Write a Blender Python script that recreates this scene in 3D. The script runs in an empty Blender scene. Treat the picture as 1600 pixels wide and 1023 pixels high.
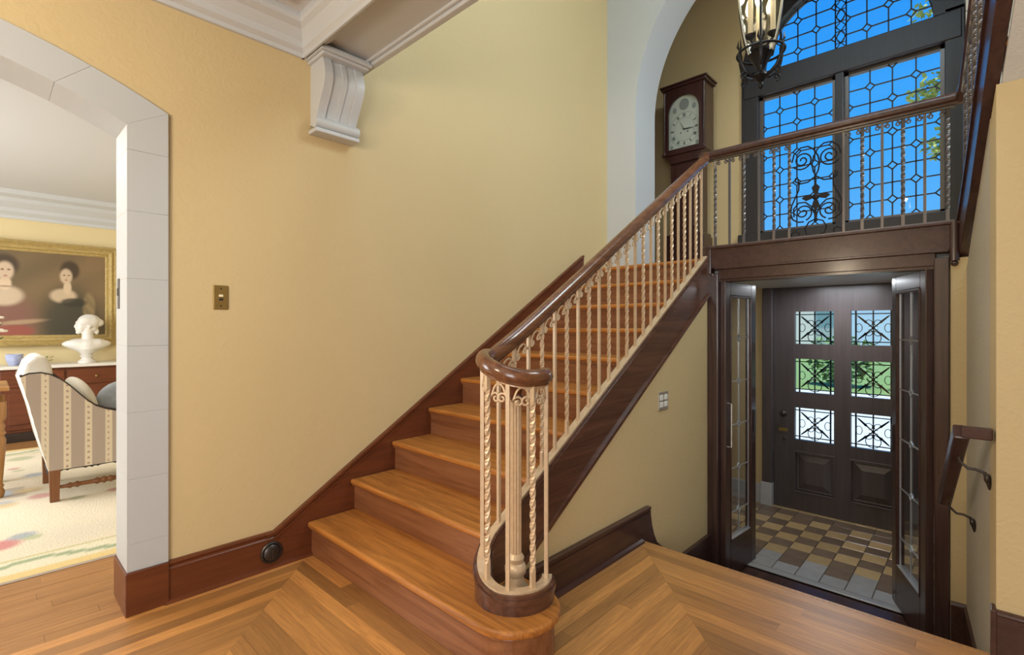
import bpy, bmesh, math, random
from mathutils import Vector, Matrix
random.seed(7)
PI = math.pi
sc = bpy.context.scene
COL = sc.collection

# ------------------------------------------------------------------ camera
TH = math.radians(43.385)
cam = bpy.data.cameras.new('camera')
cam.sensor_width = 36.0
cam.lens = 779.76 * 36.0 / 1600.0
cam.shift_y = -2.5 / 1600.0
cam.clip_start = 0.02
cam_o = bpy.data.objects.new('camera', cam)
COL.objects.link(cam_o)
cam_o.location = (0, 0, 1.28)
cam_o.rotation_euler = (PI / 2, 0, TH - PI / 2)
sc.camera = cam_o

# ------------------------------------------------------------------ world / sky
SKY_STRENGTH = 1.0
world = bpy.data.worlds.new('sky')
sc.world = world
world.use_nodes = True
nt = world.node_tree
nt.nodes.clear()
wo = nt.nodes.new('ShaderNodeOutputWorld')
bg = nt.nodes.new('ShaderNodeBackground')
tc = nt.nodes.new('ShaderNodeTexCoord')
sx = nt.nodes.new('ShaderNodeSeparateXYZ')
rp = nt.nodes.new('ShaderNodeValToRGB')
rp.color_ramp.elements[0].position = 0.0
rp.color_ramp.elements[0].color = (0.55, 0.80, 1.0, 1)
rp.color_ramp.elements[1].position = 0.60
rp.color_ramp.elements[1].color = (0.020, 0.29, 0.97, 1)
e = rp.color_ramp.elements.new(0.13); e.color = (0.14, 0.50, 1.0, 1)
e = rp.color_ramp.elements.new(0.30); e.color = (0.042, 0.405, 1.0, 1)
nt.links.new(tc.outputs['Generated'], sx.inputs[0])
nt.links.new(sx.outputs['Z'], rp.inputs[0])
nt.links.new(rp.outputs[0], bg.inputs[0])
bg.inputs[1].default_value = SKY_STRENGTH
nt.links.new(bg.outputs[0], wo.inputs[0])

# ------------------------------------------------------------------ sun and room lights
def sun_light(rot, energy, color):
    l = bpy.data.lights.new('sun', 'SUN'); l.energy = energy; l.color = color; l.angle = 0.01
    o = bpy.data.objects.new('sun', l); COL.objects.link(o); o.rotation_euler = rot
    return o
sun_light((math.radians(22), 0, math.radians(-68)), 6.5, (1.0, 0.95, 0.86))   # high sun behind the house

def area(name, loc, target, sx_, sy_, power, color):
    l = bpy.data.lights.new(name, 'AREA'); l.shape = 'RECTANGLE'; l.size = sx_; l.size_y = sy_
    l.energy = power; l.color = color
    o = bpy.data.objects.new(name, l); COL.objects.link(o)
    o.location = loc
    d = Vector(target) - Vector(loc)
    o.rotation_euler = d.to_track_quat('-Z', 'Y').to_euler()
    return o
# hall ceiling lamp, added unseen hall and stairwell fills, dining-room window daylight, entry ceiling lamp
def pendant(name, loc, power, color, size):
    l = bpy.data.lights.new(name, 'POINT'); l.energy = power; l.color = color; l.shadow_soft_size = size
    o = bpy.data.objects.new(name, l); COL.objects.link(o); o.location = loc
pendant('hall_pendant_lamp', (-1.0, 1.45, 2.05), 84, (1.0, 0.83, 0.60), 0.16)
area('hall_fill_light', (-2.6, -1.2, 1.6), (0.7, 2.7, 2.1), 1.8, 1.8, 96, (0.95, 0.98, 1.0))  # added fill from behind the viewer; no hall window is built there
area('stairwell_cool_fill', (1.95, 0.9, 5.55), (1.95, 0.9, 0), 0.85, 2.2, 58, (0.58, 0.80, 1.0))  # added cool fill above the stairwell; the ceiling has no opening
area('stair_side_fill', (3.3, -1.20, 4.1), (2.6, 1.6, 1.2), 1.3, 1.7, 140, (0.80, 0.94, 0.98))  # added cool fill high on the right, out of view
area('vestibule_lamp', (5.3, 1.0, 1.668), (5.3, 1.0, 0), 0.4, 0.5, 12, (0.90, 0.95, 1.0))
area('dining_window_light', (-2.6, 5.6, 1.7), (1.0, 5.6, 1.1), 2.2, 1.8, 150, (0.95, 0.98, 1.0))
area('dining_ceiling_lamp', (-0.6, 5.4, 2.72), (-0.6, 5.4, 0), 0.8, 0.8, 34, (1.0, 0.92, 0.78))

sc.view_settings.view_transform = 'Standard'
sc.view_settings.look = 'None'
sc.view_settings.exposure = 0.0
sc.view_settings.gamma = 1.0
sc.view_settings.use_curve_mapping = False

# ------------------------------------------------------------------ materials
M = {}
def mat(name, color, rough=0.5, metal=0.0, bump=None, noise=None, grain=None, spec=None, rand=0.0, coat=0.0, alpha=None):
    """procedural principled material.
    bump=(scale,strength), noise=(scale,color2,factor), grain=(axis,scale,color2,factor), rand: value change per object"""
    m = bpy.data.materials.new(name); m.use_nodes = True
    t = m.node_tree; b = t.nodes['Principled BSDF']
    b.inputs['Base Color'].default_value = (*color, 1)
    b.inputs['Roughness'].default_value = rough
    b.inputs['Metallic'].default_value = metal
    if spec is not None: b.inputs['Specular IOR Level'].default_value = spec
    if coat: b.inputs['Coat Weight'].default_value = coat; b.inputs['Coat Roughness'].default_value = 0.12
    tcn = t.nodes.new('ShaderNodeTexCoord')
    src = None
    def mixc(fac, a, bcol, facval=None):
        mx = t.nodes.new('ShaderNodeMix'); mx.data_type = 'RGBA'
        if fac is not None: t.links.new(fac, mx.inputs[0])
        else: mx.inputs[0].default_value = facval
        if isinstance(a, tuple): mx.inputs[6].default_value = (*a, 1)
        else: t.links.new(a, mx.inputs[6])
        if isinstance(bcol, tuple): mx.inputs[7].default_value = (*bcol, 1)
        else: t.links.new(bcol, mx.inputs[7])
        return mx.outputs[2]
    cur = color
    if noise:
        n = t.nodes.new('ShaderNodeTexNoise'); n.inputs['Scale'].default_value = noise[0]; n.inputs['Detail'].default_value = 4
        t.links.new(tcn.outputs['Object'], n.inputs['Vector'])
        r = t.nodes.new('ShaderNodeMath'); r.operation = 'MULTIPLY'; r.inputs[1].default_value = noise[2]
        t.links.new(n.outputs[0], r.inputs[0])
        cur = mixc(r.outputs[0], cur, noise[1])
    if grain:
        mp = t.nodes.new('ShaderNodeMapping')
        s = [grain[1]] * 3; s['xyz'.index(grain[0])] = grain[1] * 0.06
        mp.inputs['Scale'].default_value = s
        t.links.new(tcn.outputs['Object'], mp.inputs[0])
        if rand:
            oi = t.nodes.new('ShaderNodeObjectInfo')
            ad = t.nodes.new('ShaderNodeVectorMath'); ad.operation = 'ADD'
            sc_ = t.nodes.new('ShaderNodeVectorMath'); sc_.operation = 'SCALE'; sc_.inputs[3].default_value = 37.0
            cb = t.nodes.new('ShaderNodeCombineXYZ')
            for i in range(3): t.links.new(oi.outputs['Random'], cb.inputs[i])
            t.links.new(cb.outputs[0], sc_.inputs[0])
            t.links.new(mp.outputs[0], ad.inputs[0]); t.links.new(sc_.outputs[0], ad.inputs[1])
            vec = ad.outputs[0]
        else: vec = mp.outputs[0]
        n = t.nodes.new('ShaderNodeTexNoise'); n.inputs['Scale'].default_value = 1.0
        n.inputs['Detail'].default_value = 6; n.inputs['Roughness'].default_value = 0.65; n.inputs['Distortion'].default_value = 0.8
        t.links.new(vec, n.inputs['Vector'])
        cr = t.nodes.new('ShaderNodeValToRGB')
        cr.color_ramp.elements[0].position = 0.38; cr.color_ramp.elements[1].position = 0.68
        t.links.new(n.outputs[0], cr.inputs[0])
        r = t.nodes.new('ShaderNodeMath'); r.operation = 'MULTIPLY'; r.inputs[1].default_value = grain[3]
        t.links.new(cr.outputs[0], r.inputs[0])
        cur = mixc(r.outputs[0], cur, grain[2])
        bp = t.nodes.new('ShaderNodeBump'); bp.inputs['Strength'].default_value = 0.06; bp.inputs['Distance'].default_value = 0.002
        t.links.new(n.outputs[0], bp.inputs['Height']); t.links.new(bp.outputs[0], b.inputs['Normal'])
    if rand:
        oi = t.nodes.new('ShaderNodeObjectInfo')
        h = t.nodes.new('ShaderNodeHueSaturation')
        mr = t.nodes.new('ShaderNodeMapRange'); mr.inputs[3].default_value = 1 - rand; mr.inputs[4].default_value = 1 + rand
        t.links.new(oi.outputs['Random'], mr.inputs[0]); t.links.new(mr.outputs[0], h.inputs['Value'])
        if isinstance(cur, tuple): h.inputs['Color'].default_value = (*cur, 1)
        else: t.links.new(cur, h.inputs['Color'])
        cur = h.outputs[0]
    if not isinstance(cur, tuple): t.links.new(cur, b.inputs['Base Color'])
    if bump:
        n = t.nodes.new('ShaderNodeTexNoise'); n.inputs['Scale'].default_value = bump[0]; n.inputs['Detail'].default_value = 5
        n.inputs['Distortion'].default_value = 1.2
        t.links.new(tcn.outputs['Object'], n.inputs['Vector'])
        bp = t.nodes.new('ShaderNodeBump'); bp.inputs['Strength'].default_value = bump[1]; bp.inputs['Distance'].default_value = 0.01
        t.links.new(n.outputs[0], bp.inputs['Height']); t.links.new(bp.outputs[0], b.inputs['Normal'])
    M[name] = m
    return m

mat('plaster', (0.63, 0.49, 0.265), 0.75, bump=(26, 0.25), noise=(1.3, (0.56, 0.435, 0.23), 0.5))
mat('plaster_pale', (0.56, 0.50, 0.38), 0.75, bump=(60, 0.3), noise=(30, (0.46, 0.42, 0.34), 0.6))
mat('white_paint', (0.56, 0.58, 0.60), 0.45)
mat('white_stone', (0.86, 0.86, 0.84), 0.6)
mat('white_stucco', (0.66, 0.66, 0.63), 0.7, bump=(60, 0.25))
mat('dining_wall', (0.72, 0.60, 0.34), 0.7)
mat('white_paint_dim', (0.49, 0.51, 0.53), 0.5)  # same white paint, darkened on the casing to offset the strong hall lamp
mat('ceiling_paint', (0.66, 0.68, 0.72), 0.7)
mat('oak_plank', (0.54, 0.250, 0.068), 0.40, spec=1.0, grain=('x', 70, (0.30, 0.125, 0.034), 0.75), rand=0.36)
mat('oak_dining', (0.42, 0.21, 0.075), 0.35, grain=('x', 40, (0.27, 0.125, 0.045), 0.8), rand=0.1)
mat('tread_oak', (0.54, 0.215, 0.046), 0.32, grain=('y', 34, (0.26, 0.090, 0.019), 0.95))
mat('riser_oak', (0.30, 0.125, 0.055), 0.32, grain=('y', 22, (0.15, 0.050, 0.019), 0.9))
mat('red_wood', (0.150, 0.042, 0.015), 0.30, grain=('x', 26, (0.085, 0.022, 0.009), 0.8))
mat('rail_wood', (0.19, 0.076, 0.034), 0.22, grain=('x', 30, (0.075, 0.026, 0.012), 0.8), coat=0.4)
mat('dark_wood', (0.078, 0.036, 0.028), 0.28, spec=0.35, grain=('x', 24, (0.034, 0.015, 0.013), 0.8), coat=0.15)
mat('dark_wood_upright', (0.075, 0.040, 0.034), 0.28, grain=('z', 24, (0.030, 0.013, 0.012), 0.8), coat=0.3)
mat('string_wood', (0.125, 0.054, 0.033), 0.25, spec=0.4, grain=('x', 18, (0.055, 0.022, 0.016), 0.85), coat=0.25)
mat('door_wood', (0.085, 0.068, 0.070), 0.35, grain=('z', 24, (0.060, 0.048, 0.050), 0.8))
mat('window_wood', (0.028, 0.025, 0.030), 0.40, grain=('z', 24, (0.020, 0.018, 0.022), 0.8))
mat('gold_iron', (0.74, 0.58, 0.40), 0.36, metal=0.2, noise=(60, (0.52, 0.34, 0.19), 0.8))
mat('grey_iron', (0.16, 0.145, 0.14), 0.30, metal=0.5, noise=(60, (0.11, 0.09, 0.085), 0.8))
mat('black_iron', (0.018, 0.017, 0.020), 0.42, metal=0.7)
mat('lead', (0.030, 0.030, 0.036), 0.4, metal=0.6)
mat('lead_bright', (0.62, 0.62, 0.64), 0.35, metal=0.6)
mat('brass', (0.38, 0.26, 0.09), 0.42, metal=0.8, noise=(40, (0.26, 0.17, 0.05), 0.7))
mat('nickel', (0.72, 0.71, 0.68), 0.25, metal=0.85)
mat('plate_white', (0.78, 0.78, 0.74), 0.35)
mat('dark_metal', (0.075, 0.065, 0.06), 0.35, metal=0.8)
mat('gilt', (0.66, 0.50, 0.20), 0.45, metal=0.25, bump=(70, 1.0), noise=(34, (0.34, 0.24, 0.08), 0.9))
mat('marble', (0.78, 0.76, 0.72), 0.35, noise=(7, (0.62, 0.58, 0.52), 0.7))
mat('grey_marble', (0.42, 0.43, 0.45), 0.3, noise=(14, (0.55, 0.56, 0.58), 0.8))
mat('tile_tan', (0.58, 0.42, 0.22), 0.22, noise=(9, (0.42, 0.28, 0.13), 0.8), rand=0.12)
mat('tile_brown', (0.24, 0.17, 0.12), 0.22, noise=(9, (0.14, 0.095, 0.065), 0.8), rand=0.15)
mat('tile_grey', (0.44, 0.43, 0.42), 0.22, noise=(9, (0.30, 0.285, 0.27), 0.8), rand=0.10)
mat('grout', (0.13, 0.10, 0.075), 0.8)
mat('mahogany', (0.16, 0.045, 0.018), 0.3, grain=('x', 20, (0.08, 0.022, 0.010), 0.8))
mat('honey_wood', (0.40, 0.20, 0.062), 0.35, grain=('z', 24, (0.26, 0.12, 0.036), 0.8))
mat('walnut_leg', (0.22, 0.085, 0.028), 0.35, grain=('z', 24, (0.13, 0.045, 0.016), 0.8))
mat('ebony', (0.030, 0.020, 0.016), 0.35)
mat('cushion_cream', (0.72, 0.68, 0.60), 0.85, noise=(5, (0.60, 0.62, 0.66), 0.6))
mat('blue_cloth', (0.42, 0.50, 0.62), 0.85, noise=(16, (0.20, 0.19, 0.17), 0.9))
mat('porcelain', (0.62, 0.66, 0.82), 0.2, noise=(18, (0.16, 0.22, 0.52), 0.9))
mat('leaf', (0.070, 0.125, 0.030), 0.6, rand=0.2)
mat('tree_leaf', (0.40, 0.42, 0.075), 0.6, noise=(3, (0.16, 0.25, 0.05), 0.9))
mat('hedge_leaf', (0.14, 0.26, 0.075), 0.7, noise=(4, (0.26, 0.36, 0.14), 0.8))
mat('bark', (0.15, 0.10, 0.07), 0.9, bump=(20, 0.6))
mat('petal_white', (0.85, 0.80, 0.70), 0.6)
mat('petal_orange', (0.72, 0.20, 0.055), 0.6)
mat('concrete', (0.74, 0.73, 0.70), 0.85, noise=(3, (0.56, 0.54, 0.50), 0.8))
mat('asphalt', (0.32, 0.32, 0.34), 0.9)
mat('grass', (0.20, 0.30, 0.10), 0.9, noise=(6, (0.22, 0.32, 0.09), 0.8))
mat('candle_ivory', (0.80, 0.70, 0.48), 0.5)
mat('house_wall', (0.72, 0.64, 0.58), 0.8)
mat('house_roof', (0.36, 0.20, 0.15), 0.8)
mat('dial_paint', (0.62, 0.62, 0.50), 0.4)
mat('dial_grey', (0.30, 0.31, 0.26), 0.5)
mat('dial_ink', (0.03, 0.03, 0.03), 0.5)
mat('mahogany_dark', (0.060, 0.022, 0.018), 0.3, grain=('z', 22, (0.035, 0.013, 0.011), 0.8), coat=0.3)

def glass(name, tint, ior=1.45, gloss=1.0):
    m = bpy.data.materials.new(name); m.use_nodes = True
    t = m.node_tree; t.nodes.clear()
    o = t.nodes.new('ShaderNodeOutputMaterial'); mx = t.nodes.new('ShaderNodeMixShader')
    tr = t.nodes.new('ShaderNodeBsdfTransparent'); tr.inputs[0].default_value = (*tint, 1)
    gl = t.nodes.new('ShaderNodeBsdfGlossy'); gl.inputs['Roughness'].default_value = 0.03
    fr = t.nodes.new('ShaderNodeFresnel'); fr.inputs[0].default_value = ior
    k = t.nodes.new('ShaderNodeMath'); k.operation = 'MULTIPLY'; k.inputs[1].default_value = gloss
    t.links.new(fr.outputs[0], k.inputs[0])
    t.links.new(k.outputs[0], mx.inputs[0]); t.links.new(tr.outputs[0], mx.inputs[1]); t.links.new(gl.outputs[0], mx.inputs[2])
    t.links.new(mx.outputs[0], o.inputs[0])
    M[name] = m
glass('pane_glass', (0.96, 0.98, 1.0), 1.45, 0.3)
glass('door_glass', (0.86, 0.93, 0.95))
glass('lantern_glass', (0.985, 0.985, 0.97), 1.45, 0.8)

def emit(name, color, strength):
    m = bpy.data.materials.new(name); m.use_nodes = True
    b = m.node_tree.nodes['Principled BSDF']
    b.inputs['Base Color'].default_value = (*color, 1)
    b.inputs['Emission Color'].default_value = (*color, 1)
    b.inputs['Emission Strength'].default_value = strength
    M[name] = m
emit('bulb_glow', (1.0, 0.90, 0.70), 14.0)

def vcol(name, rough=0.6, bump=None):
    m = bpy.data.materials.new(name); m.use_nodes = True
    t = m.node_tree; b = t.nodes['Principled BSDF']; b.inputs['Roughness'].default_value = rough
    a = t.nodes.new('ShaderNodeAttribute'); a.attribute_name = 'print'
    t.links.new(a.outputs['Color'], b.inputs['Base Color'])
    if bump:
        n = t.nodes.new('ShaderNodeTexNoise'); n.inputs['Scale'].default_value = bump[0]
        tcn = t.nodes.new('ShaderNodeTexCoord'); t.links.new(tcn.outputs['Object'], n.inputs['Vector'])
        bp = t.nodes.new('ShaderNodeBump'); bp.inputs['Strength'].default_value = bump[1]; bp.inputs['Distance'].default_value = 0.01
        t.links.new(n.outputs[0], bp.inputs['Height']); t.links.new(bp.outputs[0], b.inputs['Normal'])
    M[name] = m
vcol('canvas_print', 0.45)
vcol('rug_print', 0.95, (120, 0.5))
vcol('stripe_print', 0.85)

# ------------------------------------------------------------------ mesh helpers
class MB:
    def __init__(s): s.v = []; s.f = []
    def add(s, vs, fs):
        o = len(s.v); s.v += [tuple(p) for p in vs]; s.f += [tuple(i + o for i in f) for f in fs]; return s
    def box(s, x0, y0, z0, x1, y1, z1):
        x0, x1 = min(x0, x1), max(x0, x1); y0, y1 = min(y0, y1), max(y0, y1); z0, z1 = min(z0, z1), max(z0, z1)
        return s.add([(x0,y0,z0),(x1,y0,z0),(x1,y1,z0),(x0,y1,z0),(x0,y0,z1),(x1,y0,z1),(x1,y1,z1),(x0,y1,z1)],
                     [(0,3,2,1),(4,5,6,7),(0,1,5,4),(1,2,6,5),(2,3,7,6),(3,0,4,7)])
    def prism(s, poly, axis, a, b):
        """poly: 2d points; axis 'x': (y,z), 'y': (x,z), 'z': (x,y)"""
        def P(p, t):
            return (t, p[0], p[1]) if axis == 'x' else (p[0], t, p[1]) if axis == 'y' else (p[0], p[1], t)
        n = len(poly)
        vs = [P(p, a) for p in poly] + [P(p, b) for p in poly]
        fs = [tuple(range(n)), tuple(range(2*n-1, n-1, -1))]
        fs += [(i, i+n, (i+1) % n + n, (i+1) % n) for i in range(n)]
        return s.add(vs, fs)
    def tube(s, pts, r, n=8, closed=False, flat=None, up=None):
        """round tube (or flat=(w,h) bar) along 3d points"""
        pts = [Vector(p) for p in pts]; m = len(pts)
        rr = r if isinstance(r, (list, tuple)) else [r] * m
        rings = []
        prev = None
        for i, p in enumerate(pts):
            if closed: d = pts[(i+1) % m] - pts[i-1]
            else: d = pts[min(i+1, m-1)] - pts[max(i-1, 0)]
            if d.length < 1e-9: d = Vector((0, 0, 1))
            d.normalize()
            u = Vector(up) if up else (prev if prev is not None else (Vector((0,0,1)) if abs(d.z) < 0.9 else Vector((1,0,0))))
            sd = d.cross(u)
            if sd.length < 1e-6: sd = d.cross(Vector((1, 0.3, 0)))
            sd.normalize(); uu = sd.cross(d).normalized()
            if not up: prev = uu
            ring = []
            if flat:
                w, h = flat
                for a, b in ((-1,-1),(1,-1),(1,1),(-1,1)): ring.append(p + sd*(a*w/2) + uu*(b*h/2))
            else:
                for k in range(n):
                    t = 2*PI*k/n; ring.append(p + (sd*math.cos(t) + uu*math.sin(t)) * rr[i])
            rings.append(ring)
        return s.loft(rings, closed)
    def loft(s, rings, closed=False):
        n = len(rings[0]); m = len(rings); vs = [p for r in rings for p in r]; fs = []
        for i in range(m if closed else m-1):
            j = (i+1) % m
            for k in range(n):
                l = (k+1) % n
                fs.append((i*n+k, i*n+l, j*n+l, j*n+k))
        if not closed: fs += [tuple(range(n-1, -1, -1)), tuple((m-1)*n + k for k in range(n))]
        return s.add(vs, fs)
    def lathe(s, prof, c=(0,0,0), n=20):
        """prof: (r,z) list bottom to top"""
        rings = [[(c[0]+r*math.cos(2*PI*k/n), c[1]+r*math.sin(2*PI*k/n), c[2]+z) for k in range(n)] for r, z in prof]
        return s.loft(rings)
    def ball(s, c, r, n=10, m=7):
        if not isinstance(r, (tuple, list)): r = (r, r, r)
        rings = [[(c[0]+r[0]*math.sin(PI*i/m)*math.cos(2*PI*k/n), c[1]+r[1]*math.sin(PI*i/m)*math.sin(2*PI*k/n), c[2]-r[2]*math.cos(PI*i/m)) for k in range(n)] for i in range(1, m)]
        s.loft(rings); return s
    def mesh(s, name):
        me = bpy.data.meshes.new(name); me.from_pydata(s.v, [], s.f); me.update()
        bm = bmesh.new(); bm.from_mesh(me); bmesh.ops.recalc_face_normals(bm, faces=bm.faces); bm.to_mesh(me); bm.free()
        return me
    def build(s, name, material, parent=None, smooth=False, bevel=0, seg=2):
        return link(name, s.mesh(name), material, parent, smooth, bevel, seg)

def link(name, me, material, parent=None, smooth=False, bevel=0, seg=2):
    if material is not None and not me.materials: me.materials.append(M[material])
    o = bpy.data.objects.new(name, me); COL.objects.link(o)
    if parent is not None: o.parent = parent
    if smooth:
        for p in me.polygons: p.use_smooth = True
        md = o.modifiers.new('edge', 'EDGE_SPLIT'); md.split_angle = math.radians(40)
    if bevel:
        md = o.modifiers.new('bevel', 'BEVEL'); md.width = bevel; md.segments = seg; md.limit_method = 'ANGLE'; md.angle_limit = math.radians(35)
    return o
def empty(name, loc=(0,0,0), rz=0, label=None, cat=None, group=None, kind=None):
    o = bpy.data.objects.new(name, None); COL.objects.link(o); o.location = loc; o.rotation_euler = (0,0,rz)
    o.empty_display_size = 0.1
    return tag(o, label, cat, group, kind)
def tag(o, label=None, cat=None, group=None, kind=None):
    if label: o['label'] = label
    if cat: o['category'] = cat
    if group: o['group'] = group
    if kind: o['kind'] = kind
    return o
def inst(name, me, parent, loc=(0,0,0), rz=0, material=None, smooth=False):
    if material and not me.materials: me.materials.append(M[material])
    o = bpy.data.objects.new(name, me); COL.objects.link(o); o.parent = parent; o.location = loc; o.rotation_euler = (0,0,rz)
    return o
def smooth_mesh(me):
    for p in me.polygons: p.use_smooth = True
    return me
def B(*a): return MB().box(*a)

# ------------------------------------------------------------------ key dimensions
YW = 2.76            # main wall plane
YS = 1.487           # outer face of the stair string / wall under the stair
XE = 2.68            # edge of the hall floor
XF = 3.712           # balcony front / entry door frame
XD = 5.70            # front wall (window and front door)
ZL = 1.80            # landing
ZV = -0.60           # entry floor
RISE, RUN, X1 = 0.1787, 0.285, 1.21
def nl(x): return 0.191 + 0.627 * (x - X1)
def stepx(k): return X1 + RUN * (k - 1)
def stepz(k): return 0.012 + RISE * k
SK = 0.1             # right-hand flight is slightly askew
def yr(x): return -0.035 + SK * (x - XE)
HC = 2.93            # hall ceiling
TC = 5.60            # stairwell ceiling

# ------------------------------------------------------------------ floor of oak planks
floor = empty('floor', (0,0,0), label='oak parquet hall floor laid in mitred border strips', cat='floor', kind='structure')
B(-3.2, -2.6, -0.30, XE-0.005, 3.00, -0.014).build('subfloor', 'grout', floor)
RX = 1.262
W_PL = 0.066
NST = 26
def plank(poly, along):
    """poly in world xy; object with its local x axis along the plank"""
    cx = sum(p[0] for p in poly)/len(poly); cy = sum(p[1] for p in poly)/len(poly)
    loc = []
    for x, y in poly:
        dx, dy = x-cx, y-cy
        loc.append((dx, dy) if along == 'x' else (dy, -dx))
    dz = random.uniform(-0.0006, 0.0004)
    mb = MB().prism(loc, 'z', -0.014, dz)
    o = mb.build('plank', 'oak_plank', floor)
    o.location = (cx, cy, 0)
    if along == 'y': o.rotation_euler = (0, 0, PI/2)
def strip(fn, a0, a1, b0, b1, along, lmin=0.9, lmax=1.7):
    """strip between inner offsets; ends mitred: a at the low-d edge, b at the high-d edge"""
    L = abs(a1 - a0); sg = 1 if a1 > a0 else -1
    cuts = []; p = random.uniform(0.4, lmax)
    while p < L - 0.35: cuts.append(a0 + sg*p); p += random.uniform(lmin, lmax)
    ea = [a0] + cuts + [a1]; eb = [b0] + cuts + [b1]
    for i in range(len(ea)-1):
        g = 0.0004 * sg
        plank(fn(ea[i]+g, ea[i+1]-g, eb[i]+g, eb[i+1]-g), along)
for k in range(NST):
    d0 = k*W_PL + 0.0004; d1 = (k+1)*W_PL - 0.0004
    # along the main wall
    strip(lambda a, b, c, d: [(a, YW-d0), (b, YW-d0), (d, YW-d1), (c, YW-d1)], -2.6, RX-d0, -2.6, RX-d1, 'x', 1.4, 2.4)
    # along the first riser
    strip(lambda a, b, c, d: [(RX-d0, a), (RX-d0, b), (RX-d1, d), (RX-d1, c)], YW-d0, YS-d0, YW-d1, YS-d1, 'y')
    # along the wall under the stair
    strip(lambda a, b, c, d: [(a, YS-d0), (b, YS-d0), (d, YS-d1), (c, YS-d1)], RX-d0, XE-d0, RX-d1, XE-d1, 'x')
    # along the edge above the entry
    if k < 22:
        strip(lambda a, b, c, d: [(XE-d0, a), (XE-d0, b), (XE-d1, d), (XE-d1, c)], YS-d0, -1.2, YS-d1, -1.2, 'y', 1.1, 1.9)
B(XE-0.01, -1.2, -0.055, XE+0.028, YS, 0.001).build('nosing', 'oak_plank', floor, bevel=0.008)

# steps down into the entry, entry floor
esteps = empty('entry_steps', (0,0,0), label='short dark wooden steps going down from the hall to the entry', cat='steps')
for i, (xa, xb, z) in enumerate(((XE, 2.97, -0.20), (2.97, 3.26, -0.40))):
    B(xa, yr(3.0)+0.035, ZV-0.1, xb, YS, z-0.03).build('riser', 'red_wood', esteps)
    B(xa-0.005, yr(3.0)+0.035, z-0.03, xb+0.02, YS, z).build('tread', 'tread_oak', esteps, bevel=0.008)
B(XE-0.02, yr(3.0)+0.035, ZV-0.1, XE+0.0, YS, -0.02).build('riser', 'red_wood', esteps)
tag(B(3.26, -0.3, ZV-0.15, 4.13, 1.75, ZV-0.012).build('floor', 'dark_wood'), 'dark wooden floor strip below the open entry doors', 'floor', kind='structure')

# vestibule tiles
vfl = empty('floor', (0,0,0), label='checkered tan and brown tile floor of the vestibule', cat='floor', kind='structure')
B(4.13, -0.25, ZV-0.15, XD, 2.25, ZV-0.004).build('mortar_bed', 'grout', vfl)
B(4.13, -0.25, ZV-0.04, 4.20, 2.25, ZV+0.004).build('edge_stone', 'tile_grey', vfl, bevel=0.006)
TS = 0.160
nrow = int((XD-4.20)/TS)+1
tile_me = {}
for r in range(nrow):
    xa = 4.205 + r*TS; xb = min(xa+TS, XD-0.002)
    for c in range(15):
        yb = 2.16 - c*TS; ya = yb-TS
        if c == 0: kind = 'tile_tan'
        elif c == 1: kind = 'tile_brown'
        elif r == 0: kind = 'tile_grey'
        elif r == 1: kind = 'tile_brown' if c % 2 == 0 else 'tile_grey'
        elif r >= nrow-2: kind = 'tile_tan' if r == nrow-1 else 'tile_brown'
        else: kind = 'tile_tan' if (r+c) % 2 == 1 else 'tile_brown'
        key = (kind, round(xb-xa, 3))
        if key not in tile_me:
            w, h = (xb-xa)/2-0.003, TS/2-0.003
            mb = MB(); e = 0.003
            mb.loft([[(-w,-h,-0.01),(w,-h,-0.01),(w,h,-0.01),(-w,h,-0.01)],[(-w,-h,0.002),(w,-h,0.002),(w,h,0.002),(-w,h,0.002)],[(-w+e,-h+e,0.004),(w-e,-h+e,0.004),(w-e,h-e,0.004),(-w+e,h-e,0.004)]])
            me = mb.mesh('tile'); me.materials.append(M[kind]); tile_me[key] = me
        inst('tile', tile_me[key], vfl, ((xa+xb)/2, (ya+yb)/2, ZV))

# ------------------------------------------------------------------ shell: walls and ceilings
def wall(name, mb, m, label, parent=None):
    return tag(mb.build(name, m, parent), label, 'wall', kind='structure')
# main wall with the arched opening to the dining room
def arc_pts(R, xc, zc, xa, xb, n=24):
    return [(xa+(xb-xa)*i/n, zc+math.sqrt(R*R-(xa+(xb-xa)*i/n-xc)**2)) for i in range(n+1)]
OXC, OXR = -0.51, 0.432
OXL = 2*OXC - OXR
inner = arc_pts(2.1, OXC, 0.293, OXR, OXL)          # right to left
outer = arc_pts(2.4, OXC, 0.125, 0.587, 2*OXC-0.587)
T_W = 0.22
mb = MB().prism([(OXR+0.003, -0.05), (4.32, -0.05), (4.32, TC), (-3.2, TC), (-3.2, -0.05), (OXL-0.003, -0.05)] + [(p[0], p[1]+0.004) for p in inner[::-1]], 'y', YW, YW+T_W)
wall('wall_left', mb, 'plaster', 'tall tan textured plaster wall running up beside the staircase')
wall('wall_rear', B(-3.4, -2.8, -0.2, -3.2, 3.0, 3.1), 'plaster', 'tan plaster wall at the rear of the hall')
wall('wall_near', B(-3.2, -2.8, -0.2, XE, -2.6, 3.1), 'plaster', 'tan plaster wall behind the viewer')
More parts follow.
